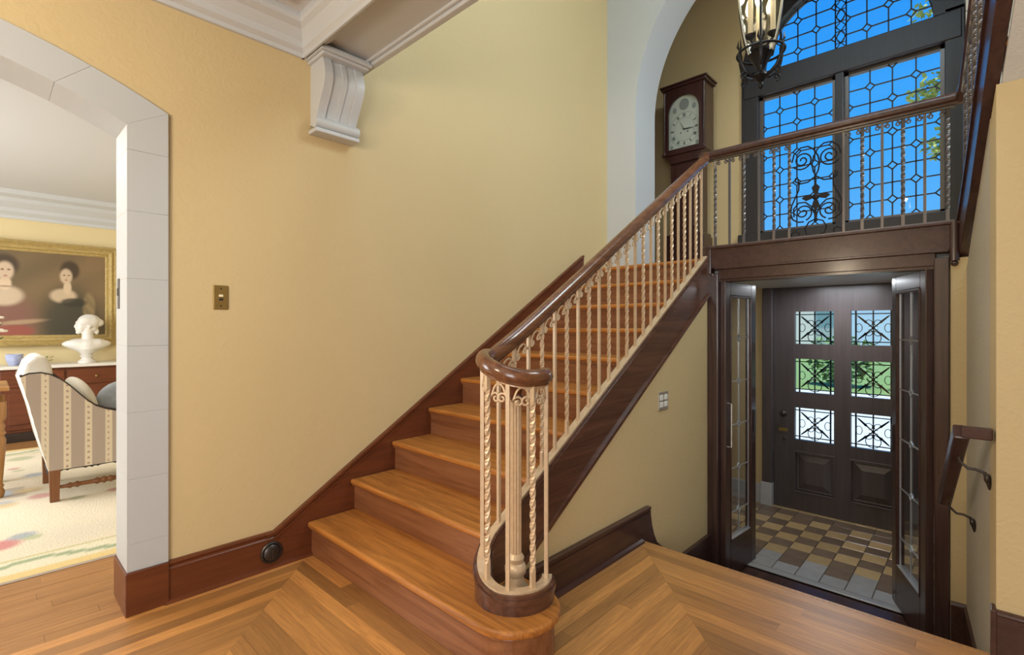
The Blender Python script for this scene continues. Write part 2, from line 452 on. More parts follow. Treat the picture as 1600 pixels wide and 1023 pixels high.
# panel wall right of the entry opening and skewed wall under the second flight
def slope2(x): return ZL + 0.03 + 0.627*(XF-x) - 0.115       # top of the second flight's string
mb = MB().loft([[(XE, yr(XE), z0), (XE+0.16, yr(XE+.16), z0), (XE+0.16, -2.6, z1), (XE, -2.6, z1)] if False else [(XE, yr(XE), z0), (XE+0.16, yr(XE+.16), z1), (XE+0.16, -2.6, z1), (XE, -2.6, z0)] for z0, z1 in ((-0.02, -0.02), (2.21, 2.11))])
wall('wall_pier', mb, 'plaster', 'tan plaster pier at the right edge beside the entry opening')
mb = MB()
ya, yb = yr(XE+0.16), yr(XF)
xa, xb = XE+0.161, XF+0.15
ring0 = [(xa, yr(xa), ZV-0.1), (xa, yr(xa)-0.14, ZV-0.1), (xa, yr(xa)-0.14, slope2(xa)-0.12), (xa, yr(xa), slope2(xa)-0.12)]
ring1 = [(xb, yr(xb), ZV-0.1), (xb, yr(xb)-0.14, ZV-0.1), (xb, yr(xb)-0.14, slope2(xb)-0.12), (xb, yr(xb), slope2(xb)-0.12)]
mb.loft([ring0, ring1])
wall('wall_right', mb, 'plaster_pale', 'pale stucco wall under the second flight on the right')
# door wall around the entry frame (below the balcony)
mb = MB()
mb.box(XF+0.005, yr(XF)-0.02, ZV-0.1, XF+0.11, 0.135, 1.66)
wall('wall_entry', mb, 'plaster', 'narrow tan wall strip between the entry frame and the right wall')
# under-stair wall
mb = MB()
mb.prism([(1.6, -0.02), (XE, -0.02), (XE, ZV-0.1), (XF+0.11, ZV-0.1), (XF+0.11, 1.62), (XF-0.1, nl(XF-0.1)-0.2), (1.6, nl(1.6)-0.2)], 'y', YS+0.012, YS+0.06)
wall('wall_stair', mb, 'plaster', 'tan plaster wall below the staircase string')
# vestibule shell
wall('wall_vestibule_left', B(XF+0.11, 2.25, ZV-0.1, XD+0.1, 2.40, 1.80), 'plaster', 'tan left wall of the vestibule')
wall('wall_vestibule_return', B(XF+0.02, YS+0.06, ZV-0.1, XF+0.11, 2.40, 1.55), 'plaster', 'tan return wall beside the entry frame')
wall('wall_vestibule_right', B(XF+0.11, -0.40, ZV-0.1, XD+0.1, -0.25, 1.80), 'plaster', 'tan right wall of the vestibule')
# front wall: pieces around front door and window
DY0, DY1, DZ1 = 0.42, 1.60, 1.68
WY0, WY1, WZ0 = 0.113, 1.919, 2.19
WYC = (WY0+WY1)/2
WZS = 4.0; WR = (WY1-WY0)/2
mb = MB()
XT = XD+0.22
mb.box(XD, DY1+0.10, ZV-0.15, XT, 5.2, WZ0)
mb.box(XD, -1.6, ZV-0.15, XT, DY0-0.10, WZ0)
mb.box(XD, DY0-0.10, DZ1+0.06, XT, DY1+0.10, WZ0)
mb.box(XD, WY1, WZ0, XT, 5.2, TC)
mb.box(XD, -1.6, WZ0, XT, WY0, TC)
arcw = [(WYC+WR*math.cos(PI*i/24), WZS+WR*math.sin(PI*i/24)) for i in range(25)]
mb.prism(arcw + [(WY0, TC), (WY1, TC)], 'x', XD, XT)
wall('wall_front', mb, 'plaster', 'tan plaster front wall with the tall arched window')
# side shells of the stairwell (out of view)
wall('wall_stairwell_right', B(1.2, -1.40, 2.3, XT, -1.25, TC), 'plaster', 'tan stairwell wall above the second flight')
wall('wall_alcove', B(4.0, 4.6, 1.6, XT, 4.75, TC), 'plaster', 'tan side wall of the landing alcove')
wall('wall_alcove_rear', B(4.12, YW+T_W, 1.6, 4.32, 4.75, TC), 'plaster', 'tan inner wall of the landing alcove')
wall('wall_upper', B(1.05, -2.8, 3.05, 1.25, 3.0, TC), 'plaster', 'tan upstairs wall above the beam')
tag(B(1.0, -2.8, TC, XT, 4.8, TC+0.15).build('ceiling', 'ceiling_paint'), 'high white stairwell ceiling', 'ceiling', kind='structure')
wall('wall_stair_return', B(1.25, -2.8, 2.3, XE+0.2, -1.40, 2.45), 'plaster', 'ceiling strip over the right side of the hall')
w2 = empty('added_window', (3.3, -1.25, 4.1), label='made-up window frame around the added stair fill light', cat='window', kind='structure')  # unseen frame added around the side fill; the wall behind is solid
for a in ((-0.72, -0.92, -0.62, 0.92), (0.62, -0.92, 0.72, 0.92), (-0.62, -0.92, 0.62, -0.84), (-0.62, 0.84, 0.62, 0.92), (-0.03, -0.84, 0.03, 0.84)):
    B(a[0], -0.005, a[1], a[2], 0.035, a[3]).build('frame_bar', 'window_wood', w2, bevel=0.005)
# landing floor
tag(B(3.835, -1.25, 1.72, XD, 4.6, ZL).build('landing_floor', 'oak_plank'), 'oak landing floor at the head of the stairs', 'landing', kind='structure')
# white transverse arch on the left of the landing
AXC0, AXC1 = 4.317, 4.704
R_A, ZA0 = 1.51, 3.36
yc = 2.441 - R_A
pts_in = [(2.441, ZL)] + [(yc+R_A*math.cos(PI*i/40), ZA0+R_A*math.sin(PI*i/40)) for i in range(41)] + [(yc-R_A, ZL)]
mb = MB()
sec = [(2.441, ZL), (2.441, 2.6)] + [(yc+R_A*math.cos(PI*i/72), ZA0+R_A*math.sin(PI*i/72)) for i in range(73)]
sec = [p for p in sec if p[0] > -1.2]
outl = [(YW+0.05, ZL), (YW+0.05, 2.6)] + [(max(YW+0.05 - 0.0*i, p[0]) if i < 14 else p[0]+0.02, TC if i >= 14 else ZA0+(TC-ZA0)*i/14.0) for i, p in enumerate(sec[2:])]
rings = [[(AXC0, p[0], p[1]), (AXC1, p[0], p[1]), (AXC1, o_[0], o_[1]), (AXC0, o_[0], o_[1])] for p, o_ in zip(sec, outl)]
mb.loft(rings)
tag(mb.build('trim_arch', 'white_paint', smooth=True), 'white plaster arch standing at the edge of the landing', 'arch', kind='structure')

# vestibule ceiling
tag(B(XF+0.11, -0.4, 1.675, XD+0.02, 2.4, 1.70).build('ceiling', 'white_paint'), 'low white vestibule ceiling under the balcony', 'ceiling', kind='structure')

# ------------------------------------------------------------------ hall ceiling, beam, corbel
ceil = empty('ceiling', (0,0,0), label='white coffered hall ceiling with moulded frames', cat='ceiling', kind='structure')
B(-3.3, -2.8, HC, 1.26, 3.0, HC+0.12).build('panel', 'ceiling_paint', ceil)
B(1.0, -2.8, HC+0.10, XE+0.1, -1.3, HC+0.2).build('panel', 'ceiling_paint', ceil)
def crown(profile, y_or_x, a, b, axis, flip=1):
    """profile points (out,z): out from the wall; runs along axis from a to b"""
    mb = MB()
    if axis == 'x': mb.prism([(y_or_x-flip*p[0], p[1]) for p in profile], 'x', a, b)
    else: mb.prism([(y_or_x-flip*p[0], p[1]) for p in profile], 'y', a, b)
    return mb
cprof = [(0,2.765),(0.018,2.765),(0.022,2.785),(0.05,2.80),(0.06,2.83),(0.10,2.87),(0.14,2.885),(0.15,2.90),(0.15,HC+0.01),(0,HC+0.01)]
cm = crown(cprof, YW, -3.2, 1.24, 'x'); cm.build('crown_moulding', 'white_paint', ceil)
crown([(p[0]*0.55, p[1]) for p in cprof], 1.225, -2.6, YW, 'y').build('crown_moulding', 'white_paint', ceil)
# rectangular moulding frames of the coffer
def frame_ring(x0, x1, y0, y1, z0, z1, w):
    mb = MB()
    mb.box(x0, y0, z0, x1, y0+w, z1); mb.box(x0, y1-w, z0, x1, y1, z1)
    mb.box(x0, y0+w, z0, x0+w, y1-w, z1); mb.box(x1-w, y0+w, z0, x1, y1-w, z1)
    return mb
for i, (ins, z, w) in enumerate(((0.20, 0.030, 0.040), (0.28, 0.018, 0.030), (0.34, 0.034, 0.055), (0.46, 0.016, 0.030))):
    frame_ring(-2.9, 1.13-ins+0.12, -1.6, YW-0.03-ins, HC-z, HC+0.005, w).build('coffer_frame', 'white_paint', ceil, bevel=0.006)
dent = MB().box(-0.006, -0.012, -0.012, 0.006, 0.012, 0.012).mesh('dentil'); dent.materials.append(M['white_paint'])
jd = MB()
for k in range(70):
    jd.box(0.84-k*0.03, YW-0.03-0.40, HC-0.03, 0.84-k*0.03+0.014, YW-0.03-0.42, HC)
    jd.box(0.80, YW-0.48-k*0.03, HC-0.03, 0.82, YW-0.48-k*0.03+0.014, HC)
jo = jd.build('dentil_band', 'white_paint', ceil); jo['kind'] = 'stuff'

beam = empty('beam', (0,0,0), label='white moulded ceiling beam crossing from the corbel', cat='beam', kind='structure')
B(1.225, -2.6, 2.815, 1.575, YW, 3.12).build('core', 'white_paint', beam)
for xa, xb, z in ((1.225, 1.262, 2.785), (1.538, 1.575, 2.785)):
    B(xa, -2.6, z, xb, YW-0.002, 2.82).build('edge_moulding', 'white_paint', beam, bevel=0.006)
for xa, xb in ((1.262, 1.282), (1.518, 1.538)):
    B(xa, -2.6, 2.802, xb, YW-0.002, 2.82).build('edge_moulding', 'white_paint', beam, bevel=0.005)
B(1.575, -2.6, 2.845, 1.60, YW-0.002, 3.0).build('side_moulding', 'white_paint', beam, bevel=0.006)

cor = empty('corbel', (1.385, YW, 2.36), label='white scrolled plaster corbel under the ceiling beam', cat='corbel')
# scrolled profile in (depth, height)
prof = [(0.0,0.02)]
sp = []
for i in range(41):
    t = i/40.0
    z = 0.045 + t*0.34
    q = min(1, t/0.72); d = 0.058 + 0.108*(q*q*(3-2*q)) - (0.030*((t-0.72)/0.28)**1.6 if t > 0.72 else 0)
    sp.append((d, z))
def corb(x0, x1, extra, name):
    MB().loft([[(x0, 0, z), (x0, -d-extra, z), (x1, -d-extra, z), (x1, 0, z)] for d, z in sp]).build(name, 'white_paint', cor, smooth=True)
corb(-0.118, 0.118, 0.0, 'body')
for x in (-0.119, 0.071): corb(x, x+0.048, 0.010, 'side_fillet')
corb(-0.014, 0.014, 0.006, 'centre_rib')
mb = MB(); n = 18
mb.loft([[(x, -0.068+0.034*math.cos(2*PI*k/n), 0.052+0.032*math.sin(2*PI*k/n)) for k in range(n)] for x in (-0.130, -0.118, 0.118, 0.130)])
mb.build('scroll_roll', 'white_paint', cor, smooth=True, bevel=0.003)
B(-0.132, -0.095, -0.005, 0.132, 0.0, 0.018).build('base_plate', 'white_paint', cor, bevel=0.005)
for i, (o, z0, z1) in enumerate(((0.012, 0.385, 0.402), (0.026, 0.402, 0.422), (0.018, 0.422, 0.435))):
    B(-0.125-o, -0.175-o, z0, 0.125+o, 0, z1).build('cap_moulding', 'white_paint', cor, bevel=0.004)

# ------------------------------------------------------------------ doorway casing to the dining room
cas = empty('trim_doorway', (0,0,0), label='white painted stone surround of the arched dining room doorway', cat='door surround', kind='structure')
PROJ = 0.018
def block(mb): mb.build('block', 'white_paint_dim', cas, bevel=0.0012, seg=1)
zc_ = [0.19, 0.31, 0.60, 0.895, 1.19, 1.49, 1.79, 2.06]
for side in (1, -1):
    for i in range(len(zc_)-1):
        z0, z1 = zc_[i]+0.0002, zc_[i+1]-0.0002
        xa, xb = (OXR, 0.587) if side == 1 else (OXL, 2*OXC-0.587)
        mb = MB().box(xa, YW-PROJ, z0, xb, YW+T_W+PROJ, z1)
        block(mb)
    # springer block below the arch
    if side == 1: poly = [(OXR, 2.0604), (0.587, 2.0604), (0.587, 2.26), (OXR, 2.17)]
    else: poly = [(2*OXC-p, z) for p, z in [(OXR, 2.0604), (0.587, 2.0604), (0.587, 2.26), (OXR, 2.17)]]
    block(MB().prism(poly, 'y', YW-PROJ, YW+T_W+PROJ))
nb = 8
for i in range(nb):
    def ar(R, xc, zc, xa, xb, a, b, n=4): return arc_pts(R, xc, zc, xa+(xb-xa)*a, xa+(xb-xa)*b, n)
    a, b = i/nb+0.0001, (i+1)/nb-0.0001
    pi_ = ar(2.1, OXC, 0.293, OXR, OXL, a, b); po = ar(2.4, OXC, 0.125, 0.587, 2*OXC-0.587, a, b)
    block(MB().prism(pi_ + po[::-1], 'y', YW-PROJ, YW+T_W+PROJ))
# wooden plinth of the casing
for xa, xb in ((OXR-0.008, 0.587), (OXL+0.008, 2*OXC-0.587)):
    B(xa, YW-PROJ-0.014, 0.0, xb, YW+T_W+PROJ+0.01, 0.19).build('plinth', 'red_wood', cas, bevel=0.004)
strike = tag(B(OXR-0.004, YW+0.15, 1.36, OXR, YW+0.185, 1.50).build('strike_plate', 'dark_metal', bevel=0.001), 'small brass latch plate on the white door jamb', 'latch plate')
B(OXR-0.007, YW+0.158, 1.42, OXR-0.003, YW+0.176, 1.455).build('latch_bolt', 'dark_metal', strike)

# ------------------------------------------------------------------ baseboards
def bb_profile(h, t=0.022): return [(0,0),(t,0),(t,h-0.035),(t-0.004,h-0.03),(t-0.004,h-0.02),(t+0.004,h-0.012),(t+0.002,h-0.004),(t-0.010,h),(0,h)]
bl = empty('baseboard_left', (0,0,0), label='reddish wooden baseboard along the main wall', cat='baseboard', kind='structure')
crown(bb_profile(0.19), YW, 0.5875, 1.06, 'x').build('board', 'red_wood', bl)
MB().prism([(YW-0.022,0),(YW-0.040,0),(YW-0.036,0.012),(YW-0.022,0.018)], 'x', 0.57, RX).build('shoe', 'red_wood', bl)
mb = MB().box(-3.2, YW-0.022, 0, 2*OXC-0.588, YW, 0.19); mb.build('board', 'red_wood', bl)
# wall-side skirting following the stair
sk = empty('baseboard_stair', (0,0,0), label='reddish skirting board climbing the wall beside the stairs', cat='baseboard', kind='structure')
def skline(x): return nl(x)+0.080
xk = 1.0475
top = [(1.06, 0.19), (3.88, skline(3.88))]
MB().prism([(1.06, 0.0), (RX, 0.0), (3.775, 1.60), (3.88, 1.66)] + top[::-1], 'y', YW-0.022, YW).build('board', 'red_wood', sk)
def offs(pts, d): return [(x, YW-0.026, z+d) for x, z in pts]
MB().tube(offs([(1.02, 0.186)] + top[0:2] + top[2:], -0.008), 0, flat=(0.012, 0.018)).build('cap_moulding', 'red_wood', sk, bevel=0.003)
MB().tube([(x, YW-0.024, z-0.034) for x, z in [(1.06, 0.186)] + top[1:]], 0, flat=(0.006, 0.010)).build('bead', 'red_wood', sk)
# baseboard under the stair with swept end
bs = empty('baseboard_under_stair', (0,0,0), label='dark baseboard under the stair with a swept down end', cat='baseboard', kind='structure')
sweep = [(2.784, 0.183), (2.793, 0.12), (2.808, 0.06), (2.832, 0.0), (2.87, -0.06), (2.94, -0.11), (3.05, -0.20), (3.12, -0.27)]
MB().prism([(1.62, 0.0), (XE, 0.0), (XE+0.0, ZV), (XF, ZV), (XF, -0.27)] + sweep[::-1] + [(1.62, 0.183)], 'y', YS-0.014, YS+0.013).build('board', 'dark_wood', bs)
MB().tube([(1.62, YS-0.016, 0.177), (2.782, YS-0.016, 0.177)], 0, flat=(0.014, 0.014)).build('cap_moulding', 'dark_wood', bs, bevel=0.003)
MB().tube([(1.62, YS-0.014, 0.150), (2.782, YS-0.014, 0.150)], 0, flat=(0.010, 0.008)).build('bead', 'dark_wood', bs)
MB().prism([(YS-0.014,0.0),(YS-0.036,0.0),(YS-0.032,0.012),(YS-0.014,0.018)], 'x', 1.62, XE).build('shoe', 'dark_wood', bs)
# right side
br = empty('baseboard_right', (0,0,0), label='dark baseboard on the right pier ending in a curve', cat='baseboard', kind='structure')
crown(bb_profile(0.19), XE, -2.6, yr(XE)-0.002, 'y').build('board', 'dark_wood', br)
xs = [XE-0.022, XE+0.05, XE+0.11, XE+0.16]
MB().prism([(XE-0.024, 0.0), (XE+0.05, -0.10), (XE+0.16, -0.20), (XE+0.16, 0.0), (XE+0.09, 0.05), (XE+0.05, 0.11), (XE+0.035, 0.195), (XE-0.024, 0.19)], 'y', yr(XE)-0.002, yr(XE)+0.016).build('swept_end', 'dark_wood', br, bevel=0.003)
crown([(0,ZV),(0.02,ZV),(0.02,-0.27),(0.012,-0.255),(0,-0.255)], XF+0.005, yr(XF)+0.0, 0.133, 'y').build('board', 'dark_wood', br)
x0_, x1_ = 2.95, XF
mb = MB(); mb.loft([[(x, yr(x), z0), (x, yr(x)+0.014, z0), (x, yr(x)+0.014, z1), (x, yr(x), z1)] for x, z0, z1 in ((2.98, -0.45, -0.26), (3.3, ZV, -0.265), (XF, ZV, -0.265))])
mb.build('board', 'dark_wood', br)
# ------------------------------------------------------------------ staircase
stair = empty('staircase', (X1, 2.1, 0), label='wide oak staircase with dark string climbing to the landing', cat='staircase')
stair.location = (0, 0, 0)
def curtail(off, n=18):
    """plan outline of the first step, offset inwards by off"""
    cx, cy, r = 1.425, 1.345, 0.190-off
    pts = [(stepx(1)+0.024+off, YW-0.024)]
    pts[0] = (X1+0.024+off if False else cx-r, YW-0.024)
    for i in range(n+1):
        a = PI + (PI*1.08)*i/n
        pts.append((cx+r*math.cos(a), cy+r*math.sin(a)))
    pts += [(cx+r, 1.50), (stepx(2)+0.048, 1.50), (stepx(2)+0.048, YW-0.024)]
    return pts
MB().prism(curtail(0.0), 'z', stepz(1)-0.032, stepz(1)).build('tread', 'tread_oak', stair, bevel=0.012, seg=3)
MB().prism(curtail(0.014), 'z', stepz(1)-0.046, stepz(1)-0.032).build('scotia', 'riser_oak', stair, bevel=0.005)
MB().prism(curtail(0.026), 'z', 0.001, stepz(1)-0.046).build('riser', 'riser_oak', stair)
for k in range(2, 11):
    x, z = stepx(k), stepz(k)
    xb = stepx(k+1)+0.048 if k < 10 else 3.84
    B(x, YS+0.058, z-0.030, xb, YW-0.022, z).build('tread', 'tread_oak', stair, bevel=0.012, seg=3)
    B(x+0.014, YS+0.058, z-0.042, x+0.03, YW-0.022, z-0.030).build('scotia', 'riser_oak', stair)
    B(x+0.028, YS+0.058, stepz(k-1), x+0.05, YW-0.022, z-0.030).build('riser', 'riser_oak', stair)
# string path: straight then volute around the newel
NC = (1.48, 1.385); NR = 0.132; YC = NC[1]+NR
path = []
for i in range(13):
    x = 3.735 + (NC[0]-3.735)*i/12; path.append((x, YC, nl(x)+0.040, max(nl(x)-0.25, -0.0)))
NA = 26; A_END = math.radians(312)
for i in range(1, NA+1):
    a = PI/2 + (A_END-PI/2)*i/NA; t = min(1, i/(NA*0.52))
    zt = 0.268 + (nl(NC[0])+0.04-0.268)*(1-t)**1.7
    path.append((NC[0]+NR*math.cos(a), NC[1]+NR*math.sin(a), zt, stepz(1)-0.001))
def ribbon(path, half, ztop, zbot, arc_only=False):
    rings = []
    m = len(path)
    for i, p in enumerate(path):
        a = path[max(i-1,0)]; b = path[min(i+1,m-1)]
        d = Vector((b[0]-a[0], b[1]-a[1])).normalized(); n = Vector((-d.y, d.x))
        q0 = Vector(p[:2])+n*half; q1 = Vector(p[:2])-n*half
        zt, zb = ztop(p), zbot(p)
        rings.append([(q0.x,q0.y,zb),(q1.x,q1.y,zb),(q1.x,q1.y,zt),(q0.x,q0.y,zt)])
    return MB().loft(rings)
strg = ribbon(path, 0.030, lambda p: p[2], lambda p: p[3]).build('string', 'string_wood', stair, smooth=True, bevel=0.003)
ribbon(path, 0.036, lambda p: p[2]-0.016, lambda p: p[2]-0.034).build('bead', 'string_wood', strg, smooth=True)
ribbon(path, 0.020, lambda p: p[2]+0.008, lambda p: p[2]-0.002).build('shoe_strip', 'gold_iron', strg, smooth=True)
# lower edge moulding of the string
mb = MB().tube([(x, YS-0.006, nl(x)-0.238) for x in (1.62, 2.6, 3.70)], 0, flat=(0.014, 0.020)); mb.build('lower_moulding', 'string_wood', strg)
MB().prism([(1.7, nl(1.7)-0.25), (3.7, nl(3.7)-0.25), (3.7, nl(3.7)-0.20), (1.7, nl(1.7)-0.20)], 'y', YS+0.06, YW).build('soffit', 'plaster', stair)

# ------------------------------------------------------------------ iron balustrades
def twisted_mesh(L, name, w=0.0155, pitch=0.17):
    mb = MB(); rings = []
    z0, z1 = 0.07, L-0.06
    zs = [0, z0] + [z0+(z1-z0)*i/46 for i in range(1, 47)] + [L]
    for z in zs:
        a = 2*PI*(min(max(z, z0), z1)-z0)/pitch
        rings.append([(w/2*math.sqrt(2)*math.cos(a+PI/4+k*PI/2), w/2*math.sqrt(2)*math.sin(a+PI/4+k*PI/2), z) for k in range(4)])
    mb.loft(rings)
    return mb.mesh(name)
def plain_mesh(L, name, w=0.0135):
    return B(-w/2, -w/2, 0, w/2, w/2, L).mesh(name)
def scroll_pts(w, drop, r=0.017):
    pts = []
    cx, cz = r+0.003, -drop+r
    N = 16
    left = []
    for i in range(N+1):
        t = i/N; a = -PI*2.6 + PI*2.6*t + PI       # ends at angle PI (leftmost, going up)
        rad = 0.004 + (r-0.004)*t
        left.append((cx+rad*math.cos(a), cz+rad*math.sin(a)))
    right = [(w-p[0], p[1]) for p in left][::-1]
    mid = [(0.006+(w-0.012)*t, -0.004 - (drop-r-0.004)*abs(2*t-1)**2.6) for t in [0.06, 0.2, 0.35, 0.5, 0.65, 0.8, 0.94]]
    return left + mid + right
def scroll_mesh(w, drop, shear, name, r=0.016):
    return MB().tube([(x, 0, z+shear*x) for x, z in scroll_pts(w, drop, r)], 0.0043, n=5).mesh(name)

bal = empty('stair_balustrade', (0,0,0), label='wrought iron stair balustrade of twisted and plain bars with wooden handrail', cat='balustrade')
L_B = 0.690
tw = twisted_mesh(L_B, 'baluster_twisted'); pl = plain_mesh(L_B, 'baluster_plain')
SP = 0.0965
scs = smooth_mesh(scroll_mesh(SP-0.012, 0.062, 0.627, 'scroll'))
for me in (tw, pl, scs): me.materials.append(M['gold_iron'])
for i in range(-4, 19):
    x = 1.908 + SP*i
    b_ = inst('baluster', tw if i % 2 else pl, bal, (x, YC, nl(x)+0.045))
    if i < 18: inst('scroll', scs, b_, (0.007, 0, L_B-0.012))
# balusters on the volute
ZR = 1.080
ring_a = [297, 255, 212, 170, 128]
for j, ad in enumerate(ring_a):
    a = math.radians(ad)
    t = min(1, (a-PI/2)/((A_END-PI/2)*0.52)); zb = 0.268+(nl(NC[0])+0.04-0.268)*(1-t)**1.7 if t < 1 else 0.268
    ti = 24*(math.radians(318)-a)/(math.radians(318)-PI/2); tt = min(1, max(0, (ti-7)/15.0)); zr_ = ZR+(1.152-ZR)*tt*tt*(3-2*tt)
    L = zr_-0.028-zb
    me = twisted_mesh(L, 'baluster_twisted', 0.017) if j % 2 else plain_mesh(L, 'baluster_plain', 0.015)
    me.materials.append(M['gold_iron'])
    b_ = inst('baluster', me, bal, (NC[0]+NR*math.cos(a), NC[1]+NR*math.sin(a), zb), a)
    if j < 4:
        a2 = math.radians(ring_a[j+1]); p0 = Vector((NC[0]+NR*math.cos(a), NC[1]+NR*math.sin(a))); p1 = Vector((NC[0]+NR*math.cos(a2), NC[1]+NR*math.sin(a2)))
        w = (p1-p0).length
        sm = smooth_mesh(MB().tube([(x, 0, z) for x, z in scroll_pts(w-0.014, 0.082, 0.023)], 0.0050, n=5).mesh('scroll')); sm.materials.append(M['gold_iron'])
        inst('scroll', sm, b_, (0, 0, L-0.004), math.atan2((p1-p0).y, (p1-p0).x)-a)
# newel post
nwl = MB()
nz = stepz(1)
prof = [(0.052,0),(0.055,0.02),(0.050,0.035),(0.036,0.05),(0.033,0.075),(0.043,0.090),(0.045,0.110),(0.038,0.125),(0.030,0.13),(0.034,0.138),(0.036,0.150),(0.030,0.160),(0.0245,0.168)]
nb_ = MB().lathe(prof, (NC[0]+0.006, NC[1], nz), 24).build('newel_post', 'gold_iron', bal, smooth=True)
n = 48; rings = []
for z in (0.165, 0.30, 0.55, 0.80):
    rings.append([(NC[0]+0.006+(0.0245-0.0035*(k % 4 == 0)-0.0015*(k % 4 in (1, 3)))*math.cos(2*PI*k/n), NC[1]+(0.0245-0.0035*(k % 4 == 0)-0.0015*(k % 4 in (1, 3)))*math.sin(2*PI*k/n), nz+z) for k in range(n)])
MB().loft(rings).build('fluted_shaft', 'gold_iron', nb_, smooth=True)
MB().lathe([(0.0245,0.79),(0.030,0.795),(0.030,0.805),(0.024,0.812),(0.028,0.83),(0.040,0.85),(0.044,0.862),(0.044,0.872)], (NC[0]+0.006, NC[1], nz), 24).build('capital', 'red_wood', nb_, smooth=True)
# handrail
def rail_ring(p, d, up, w, h):
    d = Vector(d).normalized(); s_ = d.cross(Vector((0,0,1))).normalized(); u = s_.cross(d).normalized()
    prof = [(-0.50,-0.10),(-0.46,0.18),(-0.34,0.38),(-0.15,0.49),(0.15,0.49),(0.34,0.38),(0.46,0.18),(0.50,-0.10),(0.44,-0.26),(0.30,-0.34),(0.26,-0.50),(-0.26,-0.50),(-0.30,-0.34),(-0.44,-0.26)]
    return [Vector(p)+s_*(a*w)+u*(b*h) for a, b in prof]
def rail_sweep(pts, w, h):
    rings = []; m = len(pts)
    for i, p in enumerate(pts):
        a = Vector(pts[max(i-1,0)]); b = Vector(pts[min(i+1,m-1)])
        rings.append(rail_ring(p, b-a, None, w, h))
    return rings
rp_ = []
NRR = NR-0.006
for i in range(0, 25):
    a = math.radians(318) + (PI/2-math.radians(318))*i/24
    t = min(1, max(0, (i-7)/15.0)); z = ZR + (1.152-ZR)*t*t*(3-2*t)
    rp_.append((NC[0]+NRR*math.cos(a), NC[1]+NRR*math.sin(a), z))
for i in range(1, 15):
    x = NC[0] + (3.66-NC[0])*i/14; rp_.append((x, NC[1]+NRR+0.006*min(1, i/3), nl(x)+0.770+0.022*math.exp(-(x-NC[0])/0.16)))
rp_ += [(3.70, YC, nl(3.70)+0.762), (3.735, YC, 2.553), (3.775, YC, 2.556)]
RW, RH = 0.064, 0.066
rings = rail_sweep(rp_, RW, RH)
c0 = Vector(rp_[0]); d0 = (Vector(rp_[0])-Vector(rp_[1])).normalized()
cap1 = [c0+(v-c0)*0.80+d0*0.022 for v in rings[0]]; cap2 = [c0+(v-c0)*0.35+d0*0.032 for v in rings[0]]
mb = MB().loft([cap2, cap1]+rings)
hr = mb.build('handrail', 'rail_wood', bal, smooth=True)
# thin metal channel under the rail
MB().tube([(p[0], p[1], p[2]-RH*0.5-0.003) for p in rp_], 0, flat=(0.020, 0.007)).build('rail_channel', 'gold_iron', bal)

# ------------------------------------------------------------------ balcony: fascia, railing
fas = empty('balcony_front', (0,0,0), label='dark wooden balcony beam above the entry doors', cat='balcony', kind='structure')
YB0 = 0.085
B(XF, YB0, 1.705, XF+0.09, YC-0.02, 1.862).build('fascia_board', 'dark_wood', fas, bevel=0.004)
B(XF+0.012, 0.20, 1.622, XF+0.11, 1.425, 1.705).build('lower_fascia', 'dark_wood', fas, bevel=0.004)
B(XF-0.014, YB0, 1.846, XF+0.11, YC-0.02, 1.866).build('nosing', 'dark_wood', fas, bevel=0.006)
B(XF-0.006, 0.14, 1.694, XF+0.02, 1.45, 1.712).build('bead', 'dark_wood', fas, bevel=0.005)
B(XF-0.012, 1.470, 1.66, XF+0.075, 1.548, 1.875).build('corner_block', 'dark_wood_upright', fas, bevel=0.008)
MB().lathe([(0.002,-0.030),(0.012,-0.026),(0.016,-0.015),(0.010,-0.004),(0.018,0.0),(0.018,0.012)], (XF+0.004, 1.462, 1.652), 14).build('pendant_drop', 'dark_wood_upright', fas, smooth=True)
MB().lathe([(0.002,-0.034),(0.013,-0.028),(0.018,-0.014),(0.012,-0.004),(0.022,0.0),(0.022,0.22)], (XF+0.005, 0.118, 1.645), 14).build('pendant_drop', 'dark_wood_upright', fas, smooth=True)
B(XF+0.03, -1.2, 1.62, 3.80, YB0, ZL-0.005).build('flight_header', 'dark_wood', fas)

ban = empty('balcony_railing', (0,0,0), label='wrought iron balcony railing with scroll panel in front of the arched window', cat='railing')
XB = XF+0.035
L_C = 2.518-1.866
twc = twisted_mesh(L_C, 'baluster_twisted'); plc = plain_mesh(L_C, 'baluster_plain')
scb = smooth_mesh(scroll_mesh(0.090, 0.046, 0.0, 'scroll', 0.015))
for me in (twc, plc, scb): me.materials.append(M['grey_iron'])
ys_ = [1.455, 1.352, 1.250, 1.148, 1.052, 0.956, 0.645, 0.548, 0.448, 0.348, 0.248, 0.148]
pat = [1, 0, 1, 0, 1, 1, 0, 1, 0, 1, 0, 1]
for i, y in enumerate(ys_):
    b_ = inst('baluster', twc if pat[i] else plc, ban, (XB, y, 1.866), -PI/2)
    if i not in (5, 11): inst('scroll', scb, b_, (0.006, 0, L_C-0.002))
# rail from the stair corner across the balcony
rp2 = [(XB-0.004, YC+0.03, 2.556), (XB, 1.48, 2.556), (XB, 0.8, 2.556), (XB, 0.14, 2.556), (XB-0.004, 0.06, 2.556)]
MB().loft(rail_sweep(rp2, RW, RH)).build('handrail', 'dark_wood', ban, smooth=True)
MB().tube([(XB, 1.50, 2.513), (XB, 0.12, 2.513)], 0, flat=(0.022, 0.008)).build('rail_channel', 'grey_iron', ban)
MB().tube([(XB, 1.47, 1.872), (XB, 0.12, 1.872)], 0, flat=(0.024, 0.010)).build('bottom_bar', 'grey_iron', ban)
